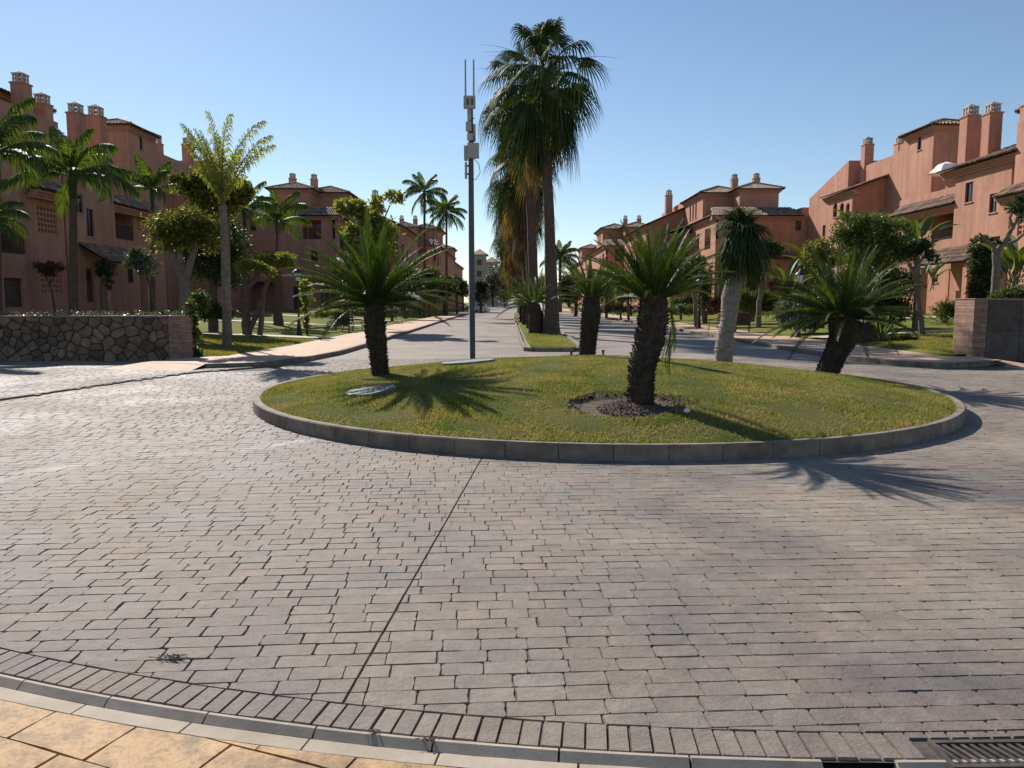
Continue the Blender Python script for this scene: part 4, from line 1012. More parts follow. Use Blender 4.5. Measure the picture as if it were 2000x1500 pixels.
def curved_lamp():
    Y = 88; z = lambda py: PY(848, py, Y)[1]; x = lambda px: PY(px, 450, Y)[0]
    t = thing('arched_lamp', 'thin pole with a hooked arm between the two thin left palms', 'street lamp', (x(846), Y, TZ(x(846), Y)))
    b = MB(); xs = [(846,600),(846,430),(846,412),(849,406),(854,405),(858,408),(859,416)]
    b.tube([(x(a), Y, z(c)) for a, c in xs], .07, 6); b.build('pole', MT['pole'], t)
    b = MB(); b.box(x(857), x(861), Y-.15, Y+.15, z(425), z(415)); b.build('lamp_head', MT['iron'], t)
curved_lamp()
def bin_(px, Y, label):
    p = at(px, Y, 640); t = thing('litter_bin', label, 'litter bin', p, 'dark litter bins')
    b = MB(); b.cbox((p.x,p.y,p.z+.62),(1,0,0),(0,1,0),(0,0,1),.30,.22,.30); b.build('bin_body', MT['wood'], t)
    for i in range(7):
        s = MB(); xx = p.x-.29+i*.0966; s.box(xx-.04, xx+.04, p.y-.245, p.y-.225, p.z+.30, p.z+.94); s.build('slat', MT['wood'], t)
    for s_ in (-1,1):
        l = MB(); l.box(p.x+s_*.33-.03, p.x+s_*.33+.03, p.y-.03, p.y+.03, p.z-.02, p.z+.98); l.build('post', MT['iron'], t)
bin_(669, 38.5, 'dark slatted litter bin on the left pavement edge beside a bench')
bin_(1450, 38, 'dark slatted litter bin on the right lawn behind the pale trunk')
def bench(px, Y, rz, label):
    p = at(px, Y, 640); t = thing('park_bench', label, 'bench', p, 'park benches', rz=rz)
    for i in range(4): s = MB(); s.box(-.8,.8,-.22+i*.12,-.13+i*.12,.42,.455); s.build('seat_slat', MT['wood'], t, local=True)
    for i in range(3): s = MB(); s.cbox((0,.28+i*.03,.56+i*.13),(1,0,0),(0,.97,.24),(0,-.24,.97),.8,.012,.05); s.build('back_slat', MT['wood'], t, local=True)
    for sx in (-.66,.66):
        s = MB(); s.tube([(sx,-.26,0),(sx,-.2,.2),(sx,-.2,.41),(sx,.2,.41),(sx,.26,.45),(sx,.36,.9)], .022, 6); s.tube([(sx,.2,.41),(sx,.26,.2),(sx,.34,0)], .022, 6)
        s.tube([(sx,-.2,.41),(sx,-.22,.6),(sx,.1,.62),(sx,.29,.66)], .018, 6); s.build('leg', MT['iron'], t, local=True)
bench(690, 38.8, math.radians(80), 'dark bench beside the litter bin on the left')
bench(775, 54, math.radians(85), 'dark bench farther along the left pavement behind the left cycad trunk')
bench(1403, 39, math.radians(-80), 'dark bench between the right litter bin and the pale trunk')
def cover(name, label, px, py, rx, z):
    x, y = G(px, py, z); e = .2; zz = mound(x, y)
    nrm = Vector((-(mound(x+e,y)-mound(x-e,y))/(2*e), -(mound(x,y+e)-mound(x,y-e))/(2*e), 1)).normalized(); u = Vector((0,1,0)).cross(nrm).normalized(); v = nrm.cross(u)
    n = 30; vs = []; fs = []; c = Vector((x,y,zz+.022)); t = MB(); prof = [(1.0,-.05),(1.0,.012),(.96,.02),(.88,.02),(.86,.014),(.03,.018)]
    for (r, h) in prof:
        for k in range(n): q = 2*math.pi*k/n; vs.append(tuple(c+u*(rx*r*math.cos(q))+v*(rx*r*math.sin(q))+nrm*h))
    for i in range(len(prof)-1):
        for k in range(n): fs.append((i*n+k, i*n+(k+1)%n, (i+1)*n+(k+1)%n, (i+1)*n+k))
    fs.append(tuple(range((len(prof)-1)*n, len(prof)*n))); t.add(vs, fs)
    o = t.build(name, MT['cover']); tagit(o, label, 'access cover', 'round access covers on the island')
cover('access_cover', 'pale green round cover on the island grass left of the leaf shadow', 726, 761, .36, .36)
cover('access_cover', 'round cover at the foot of the antenna pole on the island grass', 915, 712, .48, .47)
for (px, py, h, lab) in ((1116,692,.16,'short dark stake left of the mulch heap'), (1178,683,.28,'taller dark stake behind the mulch heap')):
    x, y = G(px, py, .45); b = MB(); b.tube([(x,y,mound(x,y)-.02),(x,y,mound(x,y)+h)], .025, 6); b.tube([(x,y,mound(x,y)+h-.03),(x,y,mound(x,y)+h+.006)], .038, 6)
    o = b.build('sprinkler_stake', MT['iron']); tagit(o, lab, 'stake', 'stakes on the island')
x, y = G(1341, 821, .22); b = MB(); b.lathe([(.005,0),(.035,.01),(.04,.03),(.02,.05),(.004,.055)], 7, (x,y,mound(x,y)+.01)); tagit(b.build('pebble', MT['white']), 'small white pebble on the grass in front of the nearest cycad', 'pebble')
def parasol():
    X = 28.9; Y = PX(1848, 330, X)[0]; z = lambda py: PX(1848, py, X)[1]
    t = thing('parasol', 'white parasol open on the upper terrace of the right building', 'parasol', (X, Y, z(345)))
    b = MB(); n = 8; R = 1.15; vs = [(X,Y,z(316))]
    for r, zz in ((.5, z(322)), (1, z(339))):
        for k in range(n): a = 2*math.pi*k/n; vs.append((X+R*r*math.cos(a), Y+R*r*math.sin(a), zz))
    fs = [(0,1+k,1+(k+1)%n) for k in range(n)] + [(1+k,n+1+k,n+1+(k+1)%n,1+(k+1)%n) for k in range(n)]
    b.add(vs, fs); b.build('canopy', MT['white'], t); b = MB(); b.tube([(X,Y,z(385)),(X,Y,z(318))], .03, 6); b.build('pole', MT['cap'], t)
parasol()
# small things lying on the paving
def litter(name, label, px, py, n, rad, mat, seed, L=.035):
    x0, y0 = G(px, py, 0); rs = random.Random(seed); b = MB()
    for i in range(n):
        x, y = x0+rs.gauss(0,rad), y0+rs.gauss(0,rad*.35); a = rs.uniform(-.8,.8)+(3.14 if rs.random()<.5 else 0); l = rs.uniform(.5,1)*L; w = .0035
        dx, dy = math.cos(a)*l, math.sin(a)*l; z = .004+rs.random()*.008
        b.add([(x-dy*w/l,y+dx*w/l,z),(x+dx,y+dy,z+.006),(x+dy*w/l,y-dx*w/l,z+.002),(x-dx*.3,y-dy*.3,z+.001)], [(0,3,2,1)])
    o = b.build(name, MT[mat]); tagit(o, label, 'litter', kind='stuff')
litter('dry_leaves', 'small clump of dark dry leaves on the paving at lower left', 335, 1287, 60, .035, 'bark_dark', 1)
litter('dry_leaves', 'few dry brown leaves caught against the kerb near the bottom centre', 838, 1448, 26, .016, 'bark_brown', 2, .022)
litter('dry_leaves', 'small dark sprig on the kerb near the long joint', 727, 1432, 14, .014, 'bark_dark', 3, .028)

# ================================================================ PLANTS
def rot_mesh_pts(vs, ax, ang):
    M = Matrix.Rotation(ang, 3, ax); return [tuple(M @ Vector(v)) for v in vs]
def feather_mesh(name, mat, L, elev, droop, n, ll, vup, lw, ldroop, seed, twist=0, base=.12, rr=.014, curl=0, plume=0):
    """pinnate frond growing from the origin along +X at elevation elev (deg)"""
    rs = random.Random(seed); N = 16; e = math.radians(elev); p = Vector((0,0,0)); P = [p.copy()]; T = []
    yaw = 0; cy = rs.uniform(-.25,.25)
    for i in range(N):
        d = Vector((math.cos(e)*math.cos(yaw), math.cos(e)*math.sin(yaw), math.sin(e))); T.append(d); p = p + d*(L/N); P.append(p.copy())
        e -= math.radians(droop)/N*(.35+1.3*i/N)*(abs(math.cos(e))*.7+.3); yaw += cy/N
    T.append(T[-1]); b = MB(); b.tube(P, [rr*(1-.85*i/N) for i in range(N+1)], 4, False)
    for i in range(n):
        t = base + (1-base)*(i+.5)/n; f = t*N; k = min(int(f), N-1); c = P[k].lerp(P[k+1], f-k); tg = T[k]
        side = Vector((-math.sin(yaw*t), math.cos(yaw*t), 0)); nm = tg.cross(side)
        if nm.z < 0 and abs(tg.z) < .95: nm = -nm
        prof = min(1, .35+2.2*(t-base)) * (1 - max(0, t-.62)**1.5*2.1)
        for sg in (-1, 1):
            sw = math.radians(25+40*t + rs.uniform(-6,6)); vu = math.radians(vup + rs.uniform(-8,8) + (rs.uniform(-50,50) if plume else 0))
            d = (side*sg*math.cos(vu) + nm*math.sin(vu)).normalized()*math.cos(sw) + tg*math.sin(sw)
            l = ll*prof*rs.uniform(.88,1.06); wv = tg*(lw/2)
            m_ = c + d*(l*.5) + Vector((0,0,-ldroop*l*.18)); q = c + d*(l*(1-.25*ldroop)) + Vector((0,0,-ldroop*l*.75))
            b.add([c-wv*.5, c+wv*.5, m_+wv, m_-wv, q], [(0,1,2,3),(3,2,4)])
    return b.mesh(name, mat)
def fan_mesh(name, mat, elev, pet, R, nseg, span, droop, seed, prad=.022, fold=.16):
    rs = random.Random(seed); e = math.radians(elev); b = MB(); P = [Vector((0,0,0))]; N = 6
    for i in range(N):
        P.append(P[-1]+Vector((math.cos(e), 0, math.sin(e)))*(pet/N)); e -= math.radians(9)*abs(math.cos(e))
    b.tube(P, [prad*(1-.5*i/N) for i in range(N+1)], 4, False)
    d = Vector((math.cos(e),0,math.sin(e))); side = Vector((0,1,0)); nm = d.cross(side)
    if nm.z < 0: nm = -nm
    hub = P[-1]
    for k in range(nseg):
        ph = math.radians(-span + 2*span*(k+.5)/nseg); dph = math.radians(2*span/nseg)
        dd = d*math.cos(ph)+side*math.sin(ph); pp = -d*math.sin(ph)+side*math.cos(ph)
        l = R*(1-.28*(abs(ph)/math.radians(span))**2)*rs.uniform(.93,1.06); vs = []; fs = []
        for i, t in enumerate((.03,.35,.58,.8,1.0)):
            w = l*min(t,.45)*math.tan(dph/2)*1.05 * (1 if t < .5 else max(0.06, (1-t)/.5*.8+.05))
            g = max(0, t-.32); z = droop*l*(g**1.5)*1.35; sh = 1-.42*droop*g*g
            c = hub + dd*(l*t*sh) - Vector((0,0,z)) + nm*(fold*l*t*abs(math.sin(ph))*-.6) + Vector((rs.uniform(-1,1),rs.uniform(-1,1),0))*(.03*g*l)
            c2 = nm*(fold*.35*w)
            vs += [c-pp*w+c2, c+pp*w-c2]
        for i in range(4): fs.append((2*i, 2*i+1, 2*i+3, 2*i+2))
        b.add(vs, fs)
    return b.mesh(name, mat)
def trunk_obj(t, pts, rad, mat, n=14, rings=0, smooth=True, name='trunk', seed=0):
    """world-space trunk with resampled, slightly uneven rings"""
    rs = random.Random(seed); P = [Vector(p) for p in pts]; out = []; R = []
    K = 10 if rings == 0 else rings
    for i in range(len(P)-1):
        for k in range(K):
            f = k/K; p0, p1, p2, p3 = P[max(i-1,0)], P[i], P[i+1], P[min(i+2,len(P)-1)]
            q = (2*p1+(p2-p0)*f+(2*p0-5*p1+4*p2-p3)*f*f+(3*p1-p0-3*p2+p3)*f**3)*.5
            out.append(q); R.append((rad[i]+(rad[i+1]-rad[i])*f)*(1+rs.uniform(-.035,.035)))
    out.append(P[-1]); R.append(rad[-1]); b = MB(); b.tube(out, R, n); return b.build(name, MT[mat], t, smooth)
# ---------- cycads
MT['core'] = simple('reddish_cycad_fibre', (.10,.045,.025), (.22,.11,.06), 22, .9, .6, .02, 60)
CY = {}
for v in range(3):
    for el in (78, 62, 48, 34, 18, 2, -22):
        CY[(el, v)] = feather_mesh('frond', MT['cyc'], 1.0, el, 42 if el > 25 else 44, 84, .125, 34, .0115, .10, v*17+el, base=.10, rr=.011)
def cycad(label, base, tpts, trad, nf, L, seed, spread=None, els=None, lean=(0,0)):
    rs = random.Random(seed); t = thing('cycad', label, 'cycad', base, 'cycads on and behind the island')
    P = [Vector(p) for p in tpts]
    trunk_obj(t, P, trad, 'bark_dark', 14, 6, name='trunk', seed=seed)
    st = MB()       # stubs of old leaf bases all over the trunk
    tot = [0]; 
    for i in range(len(P)-1): tot.append(tot[-1]+(P[i+1]-P[i]).length)
    k = 0; dens = 620
    n = int(dens*tot[-1]*max(trad)/.25)
    for i in range(n):
        s = tot[-1]*(i+.5)/n; j = max(q for q in range(len(P)-1) if tot[q] <= s); f = (s-tot[j])/(tot[j+1]-tot[j])
        c = P[j].lerp(P[j+1], f); r = trad[j]+(trad[j+1]-trad[j])*f; ax = (P[j+1]-P[j]).normalized()
        a = i*2.39996+rs.uniform(-.1,.1); o = Vector((math.cos(a), math.sin(a), 0)); o = (o-ax*o.dot(ax)).normalized(); sd = ax.cross(o)
        w = rs.uniform(.012,.020); h = rs.uniform(.03,.07); q = c+o*(r*.93)
        st.add([q-sd*w-ax*.02, q+sd*w-ax*.02, q+ax*.022, q+o*h+ax*rs.uniform(.02,.06)], [(0,1,3),(1,2,3),(2,0,3)])
    st.build('leaf_bases', MT['bark_dark'], t)
    cb = MB(); cb.lathe([(trad[-1]*.98,-.03),(trad[-1]*1.05,.02),(trad[-1]*.8,.09),(trad[-1]*.35,.15),(.01,.17)], 12, tuple(P[-1])); cb.build('crown_core', MT['core'], t, True)
    top = P[-1]; ELS = els or (78, 62, 62, 48, 48, 34, 34, 18, 18, 2, -22)
    for i in range(nf):
        el = ELS[int(len(ELS)*i/nf)]; a = i*2.39996+rs.uniform(-.15,.15)
        me = CY[(el, rs.randrange(3))]; s = L*rs.uniform(.86,1.1)*(1 if el > -10 else .9)
        o = link('frond', me, t); o.location = top-Vector(base)+Vector((math.cos(a), math.sin(a), 0))*(trad[-1]*.55)-Vector((0,0,.04))
        o.rotation_mode = 'XYZ'; o.rotation_euler = (rs.uniform(-.2,.2)+lean[0], rs.uniform(-.12,.12)+lean[1], a); o.scale = (s, s, s)
def W3(px, py, Y): x, z = PY(px, py, Y); return Vector((x, Y, z))
# nearest cycad (centre of the island)
Y0 = 9.6; c0 = W3(1250, 797, Y0); c0.z = mound(c0.x, c0.y)
cycad('nearest cycad with thick shaggy trunk in the dug soil at the front of the island', c0-Vector((0,0,.02)), [c0-Vector((0,0,.10)), W3(1254,716,Y0), W3(1269,664,Y0), W3(1277,612,Y0), W3(1276,581,Y0)], [.135,.152,.172,.172,.145], 64, .97, 11, els=(78,78,78,62,62,62,62,48,48,48,34,34,34,18))
# side shoot with drooping fronds on the right of its trunk
Y0 = 12.95; c0 = W3(745, 733, Y0); c0.z = mound(c0.x, c0.y)
cycad('cycad at the left side of the island throwing a star-shaped shadow on the grass', c0, [c0-Vector((0,0,.08)), W3(739,692,Y0), W3(732,635,Y0), W3(731,590,Y0)], [.125,.132,.168,.14], 84, 1.42, 12, els=(78,62,62,48,48,48,34,34,34,34,18,18,18,2))
Y0 = 17.4; c0 = W3(1146, 690, Y0); c0.z = mound(c0.x, c0.y)
cycad('smaller upright cycad at the back of the island beside the big palm trunk', c0, [c0-Vector((0,0,.08)), W3(1150,650,Y0), W3(1155,612,Y0), W3(1154,580,Y0)], [.165,.18,.205,.155], 46, .98, 13, els=(78,78,62,62,62,48,48,48,34,34,18))
Y0 = 15.0; c0 = W3(1612, 718, Y0); c0.z = mound(c0.x, c0.y)
cycad('leaning cycad at the right side of the island with a side lump on its trunk', c0, [c0-Vector((0,0,.08)), W3(1632,690,Y0), W3(1650,655,Y0), W3(1644,618,Y0)], [.19,.20,.27,.24], 72, 1.45, 14, els=(78,78,62,62,48,48,34,34,34,18,18,18,2,2,-22))
b = MB(); cc = W3(1684, 650, 15.0)
b.lathe([(.02,-.22),(.16,-.17),(.24,-.05),(.25,.05),(.18,.16),(.05,.2)], 12, tuple(cc)); tmp = [o for o in bpy.data.objects if o.name.startswith('cycad')][-1]
b.build('trunk_lump', MT['bark_dark'], tmp, True)
for i in range(220):
    pass
st = MB(); rs_ = random.Random(5)
for i in range(160):
    z = rs_.uniform(-.9,.95); a = rs_.random()*6.283; q = math.sqrt(1-z*z); o_ = Vector((q*math.cos(a), q*math.sin(a), z)); c = cc+Vector((o_.x*.235,o_.y*.235,o_.z*.19)); sd = o_.cross(Vector((0,0,1))).normalized(); up = sd.cross(o_)
    st.add([c-sd*.016-up*.015, c+sd*.016-up*.015, c+up*.02, c+o_*.05+up*.02], [(0,1,3),(1,2,3),(2,0,3)])
st.build('leaf_bases', MT['bark_dark'], tmp)
# drooping side pups on the nearest cycad
near = bpy.data.objects['cycad']
for i in range(9):
    o = link('frond', CY[(-22, i%3)], near); o.location = W3(1310, 600+i*9, 9.75)-near.location; o.rotation_euler = (0, .75+.1*(i%3), i*.7-1.6); o.scale = (.42,.42,.42)
# cycads of the median, between the palms
for i, (px, pyt, Y, lab) in enumerate(((1047, 592, 36.5,'first small cycad of the median beside the big palm trunk'), (1040, 592, 43,'second small cycad of the median'), (1030, 593, 50,'third small cycad of the median'), (1024, 594, 58,'fourth small cycad of the median'))):
    base = at(px, Y); base.z = .14; top = Vector((base.x, Y, PY(px, pyt, Y)[1]))
    cycad(lab, base, [base-Vector((0,0,.05)), (base+top)/2, top], [.34,.36,.3], 26, 1.75, 20+i, els=(78,62,48,34,34,18,2))
# ---------- tall fan palms of the median
FAN = {}
for el in (80, 62, 42, 22, 2, -20, -42, -60):
    for v in range(2):
        FAN[(el, v)] = fan_mesh('fan_leaf', MT['fan'], el, 1.45, 1.25, 26, 118, .75 if el > 30 else 1.0, el*3+v)
OLD = [fan_mesh('old_fan_leaf', MT['fan_old'], -62-6*v, 1.1, 1.1, 18, 95, 1.0, 90+v) for v in range(2)]
DEAD = [fan_mesh('dead_fan_leaf', MT['fan_dead'], -70-5*v, 1.0, 1.05, 16, 80, 1.0, 95+v) for v in range(2)]
SPIKE = []
for v in range(2):
    b = MB(); P = [Vector((0,0,0))]; e = math.radians(34+14*v)
    for i in range(10): P.append(P[-1]+Vector((math.cos(e),0,math.sin(e)))*.36); e -= math.radians(5.5)
    b.tube(P, [.022-.0018*i for i in range(11)], 4); SPIKE.append(b.mesh('flower_stalk', MT['bark_brown']))
def fan_palm(label, x, y, zc, r0, r1, nf, seed, skirt=0, sc=1.0, spikes=0, xt=None, els=None, old=8):
    rs = random.Random(seed); t = thing('fan_palm', label, 'palm tree', (x, y, .13), 'tall fan palms along the median')
    xt = x if xt is None else xt
    H = zc; top = Vector((xt, y, H)); P = [Vector((x,y,.1)), Vector((x,y,.5)), Vector((x,y,1.6)), Vector((x+(xt-x)*.4,y,H*.45)), Vector((xt,y,H*.8)), top]
    trunk_obj(t, P, [r0*1.45, r0*1.2, r0, r1*1.1, r1, r1*.95], 'bark_brown', 16, 9, seed=seed)
    ELS = els or (80, 80, 62, 42, 42, 22, 22, 2, -20, -20, -20, -42, -42, -42, -60)
    for i in range(nf):
        el = ELS[int(len(ELS)*i/nf)]; a = i*2.39996+rs.uniform(-.2,.2); me = FAN[(el, rs.randrange(2))]
        o = link('fan_leaf', me, t); o.location = (xt-x, 0, H-.13 + .25 - .9*i/nf); s = sc*rs.uniform(.82,1.1); o.scale = (s,s,s)
        o.rotation_euler = (rs.uniform(-.35,.35), rs.uniform(-.12,.12), a)
    for i in range(old):
        o = link('old_fan_leaf', rs.choice(OLD), t); o.location = (xt-x, 0, H-1.1-rs.random()*.7); o.rotation_euler = (rs.uniform(-.1,.1), rs.uniform(-.25,.02), rs.random()*6.283); s = sc*rs.uniform(.85,1.1); o.scale = (s,s,s)
    for i in range(skirt):
        f = rs.random(); o = link('dead_fan_leaf' if f > .3 else 'old_fan_leaf', rs.choice(DEAD if f > .3 else OLD), t); o.location = (xt-x, 0, H-1.5-2.2*f); o.rotation_euler = (0, rs.uniform(-.1,.15), rs.random()*6.283); s = sc*rs.uniform(.75,1); o.scale = (s,s,s)
    for i in range(spikes):
        o = link('flower_stalk', SPIKE[i%2], t); o.location = (xt-x, 0, H); o.rotation_euler = (0,0,(0.15,2.9,-.35,3.35,.5,2.6)[i%6]+rs.uniform(-.15,.15)); o.scale = (.95,.95,.95)
def zat(py, Y): return PY(1060, py, Y)[1]
fan_palm('tallest fan palm, nearest in the median, with a thick flared trunk', PY(1077,640,36)[0], 36, zat(156,36), .32, .22, 44, 31, 0, 1.28, 6, xt=PY(1066,200,36)[0], old=6)
fan_palm('second fan palm of the median, just left of the tallest', PY(1043,640,43)[0], 43, zat(178,43), .28, .23, 48, 32, 10, 1.32, 2, xt=PY(1030,200,43)[0], els=(80,62,42,22,22,2,2,-20,-42,-60), old=14)
for i, (pxb, pxt, pyc, Y, lab) in enumerate(((1040,1022,300,51,'third fan palm of the median with yellowing lower leaves'), (1033,1012,350,59,'fourth fan palm of the median'), (1029,1020,385,67,'fifth fan palm of the median'),
        (1024,1010,418,76,'sixth fan palm of the median, its leaves brown below'), (1021,1008,448,86,'seventh fan palm of the median'), (1018,1005,472,97,'eighth fan palm of the median'), (1015,1002,492,109,'ninth fan palm of the median, far down the row'))):
    fan_palm(lab, PY(pxb,640,Y)[0], Y, PY(pxt,pyc,Y)[1], .30, .24, 26, 40+i, 34, 1.38, 0, xt=PY(pxt,pyc,Y)[0], old=24, els=(80,62,42,22,2,-20,-20,-42,-60))
# ---------- feather palms
FE = {}
for el in (75, 55, 35, 15, -10, -35):
    for v in range(2): FE[(el, v)] = feather_mesh('frond', MT['feather'], 1.0, el, 82, 60, .34, 4, .024, 1.15, el+v*7, base=.16, rr=.012)
def feather_palm(label, px, Y, pytop, r, L, nf, seed, els=(75,55,55,35,35,15,15,-10), pxt=None, mat='bark_brown', pyb=620, shaft=True):
    rs = random.Random(seed); base = at(px, Y); top = W3(pxt or px, pytop, Y)
    t = thing('feather_palm', label, 'palm tree', base, 'slender feather palms in the gardens')
    trunk_obj(t, [base-Vector((0,0,.1)), base.lerp(top,.3), base.lerp(top,.7), top], [r*1.25, r, r*.9, r*.8], mat, 10, 8, seed=seed)
    if shaft: b = MB(); b.tube([top-Vector((0,0,.1)), top+Vector((0,0,.25*L)), top+Vector((0,0,.45*L))], [r*.85, r*1.0, r*.5], 10); b.build('crownshaft', MT['leaf'], t, True)
    for i in range(nf):
        el = els[int(len(els)*i/nf)]; a = i*2.39996+rs.uniform(-.2,.2); o = link('frond', FE[(el, rs.randrange(2))], t)
        o.location = top-base+Vector((0,0,(.35 if shaft else 0)*L)); s = L*rs.uniform(.85,1.1); o.scale = (s,s,s); o.rotation_euler = (rs.uniform(-.25,.25), 0, a)
feather_palm('arching feather palm behind the middle of the stone wall on the left', 143, 33, 385, .17, 2.5, 15, 51)
feather_palm('feather palm at the left picture edge with fronds hanging over the wall', -8, 27, 345, .16, 2.2, 16, 52)
feather_palm('low feather palm with golden fronds at the far left edge', -22, 25, 455, .14, 1.4, 14, 58)
feather_palm('feather palm against the left building right of the arching palm', 298, 40, 400, .12, 1.9, 11, 53, els=(75,75,55,55,35,15))
feather_palm('thin feather palm between the dark garden tree and the left block', 478, 44, 440, .12, 2.2, 13, 54)
feather_palm('feather palm with fan-like crown in front of the left block', 541, 50, 462, .10, 2.4, 12, 55, els=(75,75,55,35,15))
feather_palm('left one of two thin tall palms rising above the left roofs', 829, 72, 392, .13, 2.1, 20, 56, els=(75,55,35,15,-10,-35))
feather_palm('right one of two thin tall palms, close to the antenna pole', 872, 84, 430, .13, 2.4, 24, 57, els=(75,55,35,15,-10,-35))
feather_palm('far dark feather palm right of the tall median palms', 1094, 120, 505, .25, 3.2, 26, 59, els=(75,55,35,15,-10), mat='bark_brown', shaft=False)
# ---------- leafy trees
def leaf_mesh(name, mat, lobes, n, size, seed, asp=.42, twig=22, fill=.45, up=.25, spread=.21):
    rs = np.random.RandomState(seed); V = []; 
    tot = sum(l[3]*l[4]+l[3]*l[5] for l in lobes)
    for (cx,cy,cz,rx,ry,rz) in lobes:
        k = max(3, int(n*(rx*ry+rx*rz)/tot/twig)); d = rs.normal(size=(k,3)); d /= np.linalg.norm(d,axis=1)[:,None]
        r = fill + (1-fill)*rs.rand(k)**.6; R = np.array([rx,ry,rz]); c = np.array([cx,cy,cz]) + d*r[:,None]*R*(.86+.28*rs.rand(k)[:,None])
        g = rs.normal(size=(k,twig,3))*spread*R.mean()*np.array([1,1,.7]); P = (c[:,None,:]+g).reshape(-1,3); N = len(P)
        ax = rs.normal(size=(N,3)) + np.repeat(d,twig,axis=0)*.8 + np.array([0,0,-up]); ax /= np.linalg.norm(ax,axis=1)[:,None]
        s = np.cross(ax, rs.normal(size=(N,3))); s /= np.linalg.norm(s,axis=1)[:,None]
        L = size*rs.uniform(.6,1.25,N)[:,None]; nn = np.cross(ax, s)
        q = np.stack([P, P+ax*L*.5+s*L*asp*.5+nn*L*.06, P+ax*L, P+ax*L*.5-s*L*asp*.5+nn*L*.06], 1); V.append(q.reshape(-1,3))
    V = np.concatenate(V); return np_mesh(name, V, np.arange(len(V)).reshape(-1,4), mat)
def tree(name, label, cat, px, Y, trunks, lobes, mat, n, size, seed, bark='bark_grey', base=None, group=None, asp=.42, **kw):
    """trunks: list of [(px,py,radius)...] polylines; lobes: (px,py,rx_px,ry_px[,dy])"""
    base = at(px, Y) if base is None else base; k = Y/FPX
    t = thing(name, label, cat, base, group)
    b = MB(); rs = random.Random(seed)
    for pl in trunks:
        pts = []; rad = []
        for i, q in enumerate(pl):
            p = W3(q[0], q[1], Y + (q[3] if len(q) > 3 else 0))
            if i == 0 and q[1] > 600: p.z = min(p.z, base.z-.05)
            pts.append(p); rad.append(q[2])
        out = []; R = []
        for i in range(len(pts)-1):
            for m in range(5): f = m/5; out.append(pts[i].lerp(pts[i+1], f)+Vector((rs.uniform(-1,1),rs.uniform(-1,1),0))*rad[i]*.18); R.append(rad[i]+(rad[i+1]-rad[i])*f)
        out.append(pts[-1]); R.append(rad[-1]); b.tube(out, R, 9)
    if trunks: b.build('trunk', MT[bark], t, True)
    if lobes:
        L = []
        for l in lobes:
            c = W3(l[0], l[1], Y + (l[4] if len(l) > 4 else 0)); L.append((c.x-base.x, c.y-base.y, c.z-base.z, l[2]*k, l[2]*k*.9, l[3]*k))
        link('crown' if trunks else 'foliage', leaf_mesh('foliage', MT[mat], L, n, size, seed, asp=asp, **kw), t)
    return t
# clipped, forked tree behind the wall, with its darker neighbour
tree('garden_tree', 'clipped forked tree with golden crown edge behind the end of the stone wall', 'tree', 364, 29, [[(364,650,.25),(362,560,.2),(352,530,.16),(328,480,.11),(318,455,.07)], [(362,545,.15),(375,505,.12),(385,470,.1),(392,450,.05)], [(352,530,.15),(350,480,.1),(352,450,.05)]],
     [(345,440,48,26),(390,432,45,24),(325,465,28,22),(410,460,30,30),(365,455,40,26)], 'leaf_gold', 12000, .13, 61, bark='bark_grey')
tree('garden_tree', 'large dark tree crown behind the tall thin palm on the left', 'tree', 420, 33, [[(415,640,.22),(416,560,.18),(425,500,.12)], [(416,560,.1),(395,520,.07)]],
     [(430,470,48,40),(405,510,45,35),(445,520,32,38),(385,490,30,30),(420,440,38,20)], 'leaf_dk', 16000, .14, 62, bark='bark_brown')
tree('leafy_tree', 'broad-leaved dark crown with orange tips round the tall grey trunk', 'tree', 455, 26.5, [[(450,650,.05),(448,560,.05),(446,430,.05),(440,390,.03)]],
     [(365,358,26,18),(395,375,32,24),(430,390,34,26),(462,372,26,20),(482,380,14,22),(410,350,26,16),(350,350,14,10)], 'leaf_gold', 5200, .17, 63, asp=.5, bark='bark_brown')
# tall grey trunk with the upright feathery crown
def plume_palm():
    Y = 24.2; base = at(443, Y, 680); top = W3(436, 400, Y); t = thing('plume_palm', 'tall grey-trunked palm with upright yellow-green feathery crown on the left lawn', 'palm tree', base)
    trunk_obj(t, [base-Vector((0,0,.1)), W3(443,600,Y), W3(440,500,Y), top], [.15,.135,.13,.10], 'bark_grey', 12, 10)
    rs = random.Random(3); ms = [feather_mesh('frond', MT['leaf_yel'], 1.0, 88-4*v, 34+14*v, 66, .19, 6, .016, .9, 300+v, base=.10, rr=.011, plume=1) for v in range(4)]
    for i in range(19):
        o = link('frond', rs.choice(ms), t); o.location = top-base; s = rs.uniform(1.1,2.75); o.scale = (s,s,s); o.rotation_euler = (rs.uniform(-.22,.22), rs.uniform(-.05,.28), rs.random()*6.283)
    o = link('frond', ms[3], t); o.location = top-base+Vector((0,0,.6)); o.scale = (2.4,2.4,2.4); o.rotation_euler = (0,.12,0)
plume_palm()
tree('garden_tree', 'leaning trunk with small pruned leaf tufts on the left lawn', 'tree', 482, 31.5, [[(483,655,.20),(478,600,.16),(480,560,.16),(482,535,.14)], [(480,565,.12),(500,545,.1),(503,528,.09)], [(505,610,.12),(515,570,.1),(528,540,.08)], [(482,610,.1),(505,605,.12),(510,590,.1)]],
     [(475,520,16,9),(488,516,14,8),(502,519,12,9),(525,530,12,7),(515,524,9,6)], 'leaf_yel', 3400, .11, 64, bark='bark_brown')
tree('garden_tree', 'flat-topped pruned tree with bright green cap on the left lawn', 'tree', 543, 42, [[(543,640,.30),(542,590,.2),(543,555,.2),(545,530,.2)], [(543,560,.14),(522,530,.1)]],
     [(515,508,20,10),(545,506,24,10),(562,510,15,12),(530,514,22,9)], 'leaf_yel', 5200, .15, 65, bark='bark_brown')
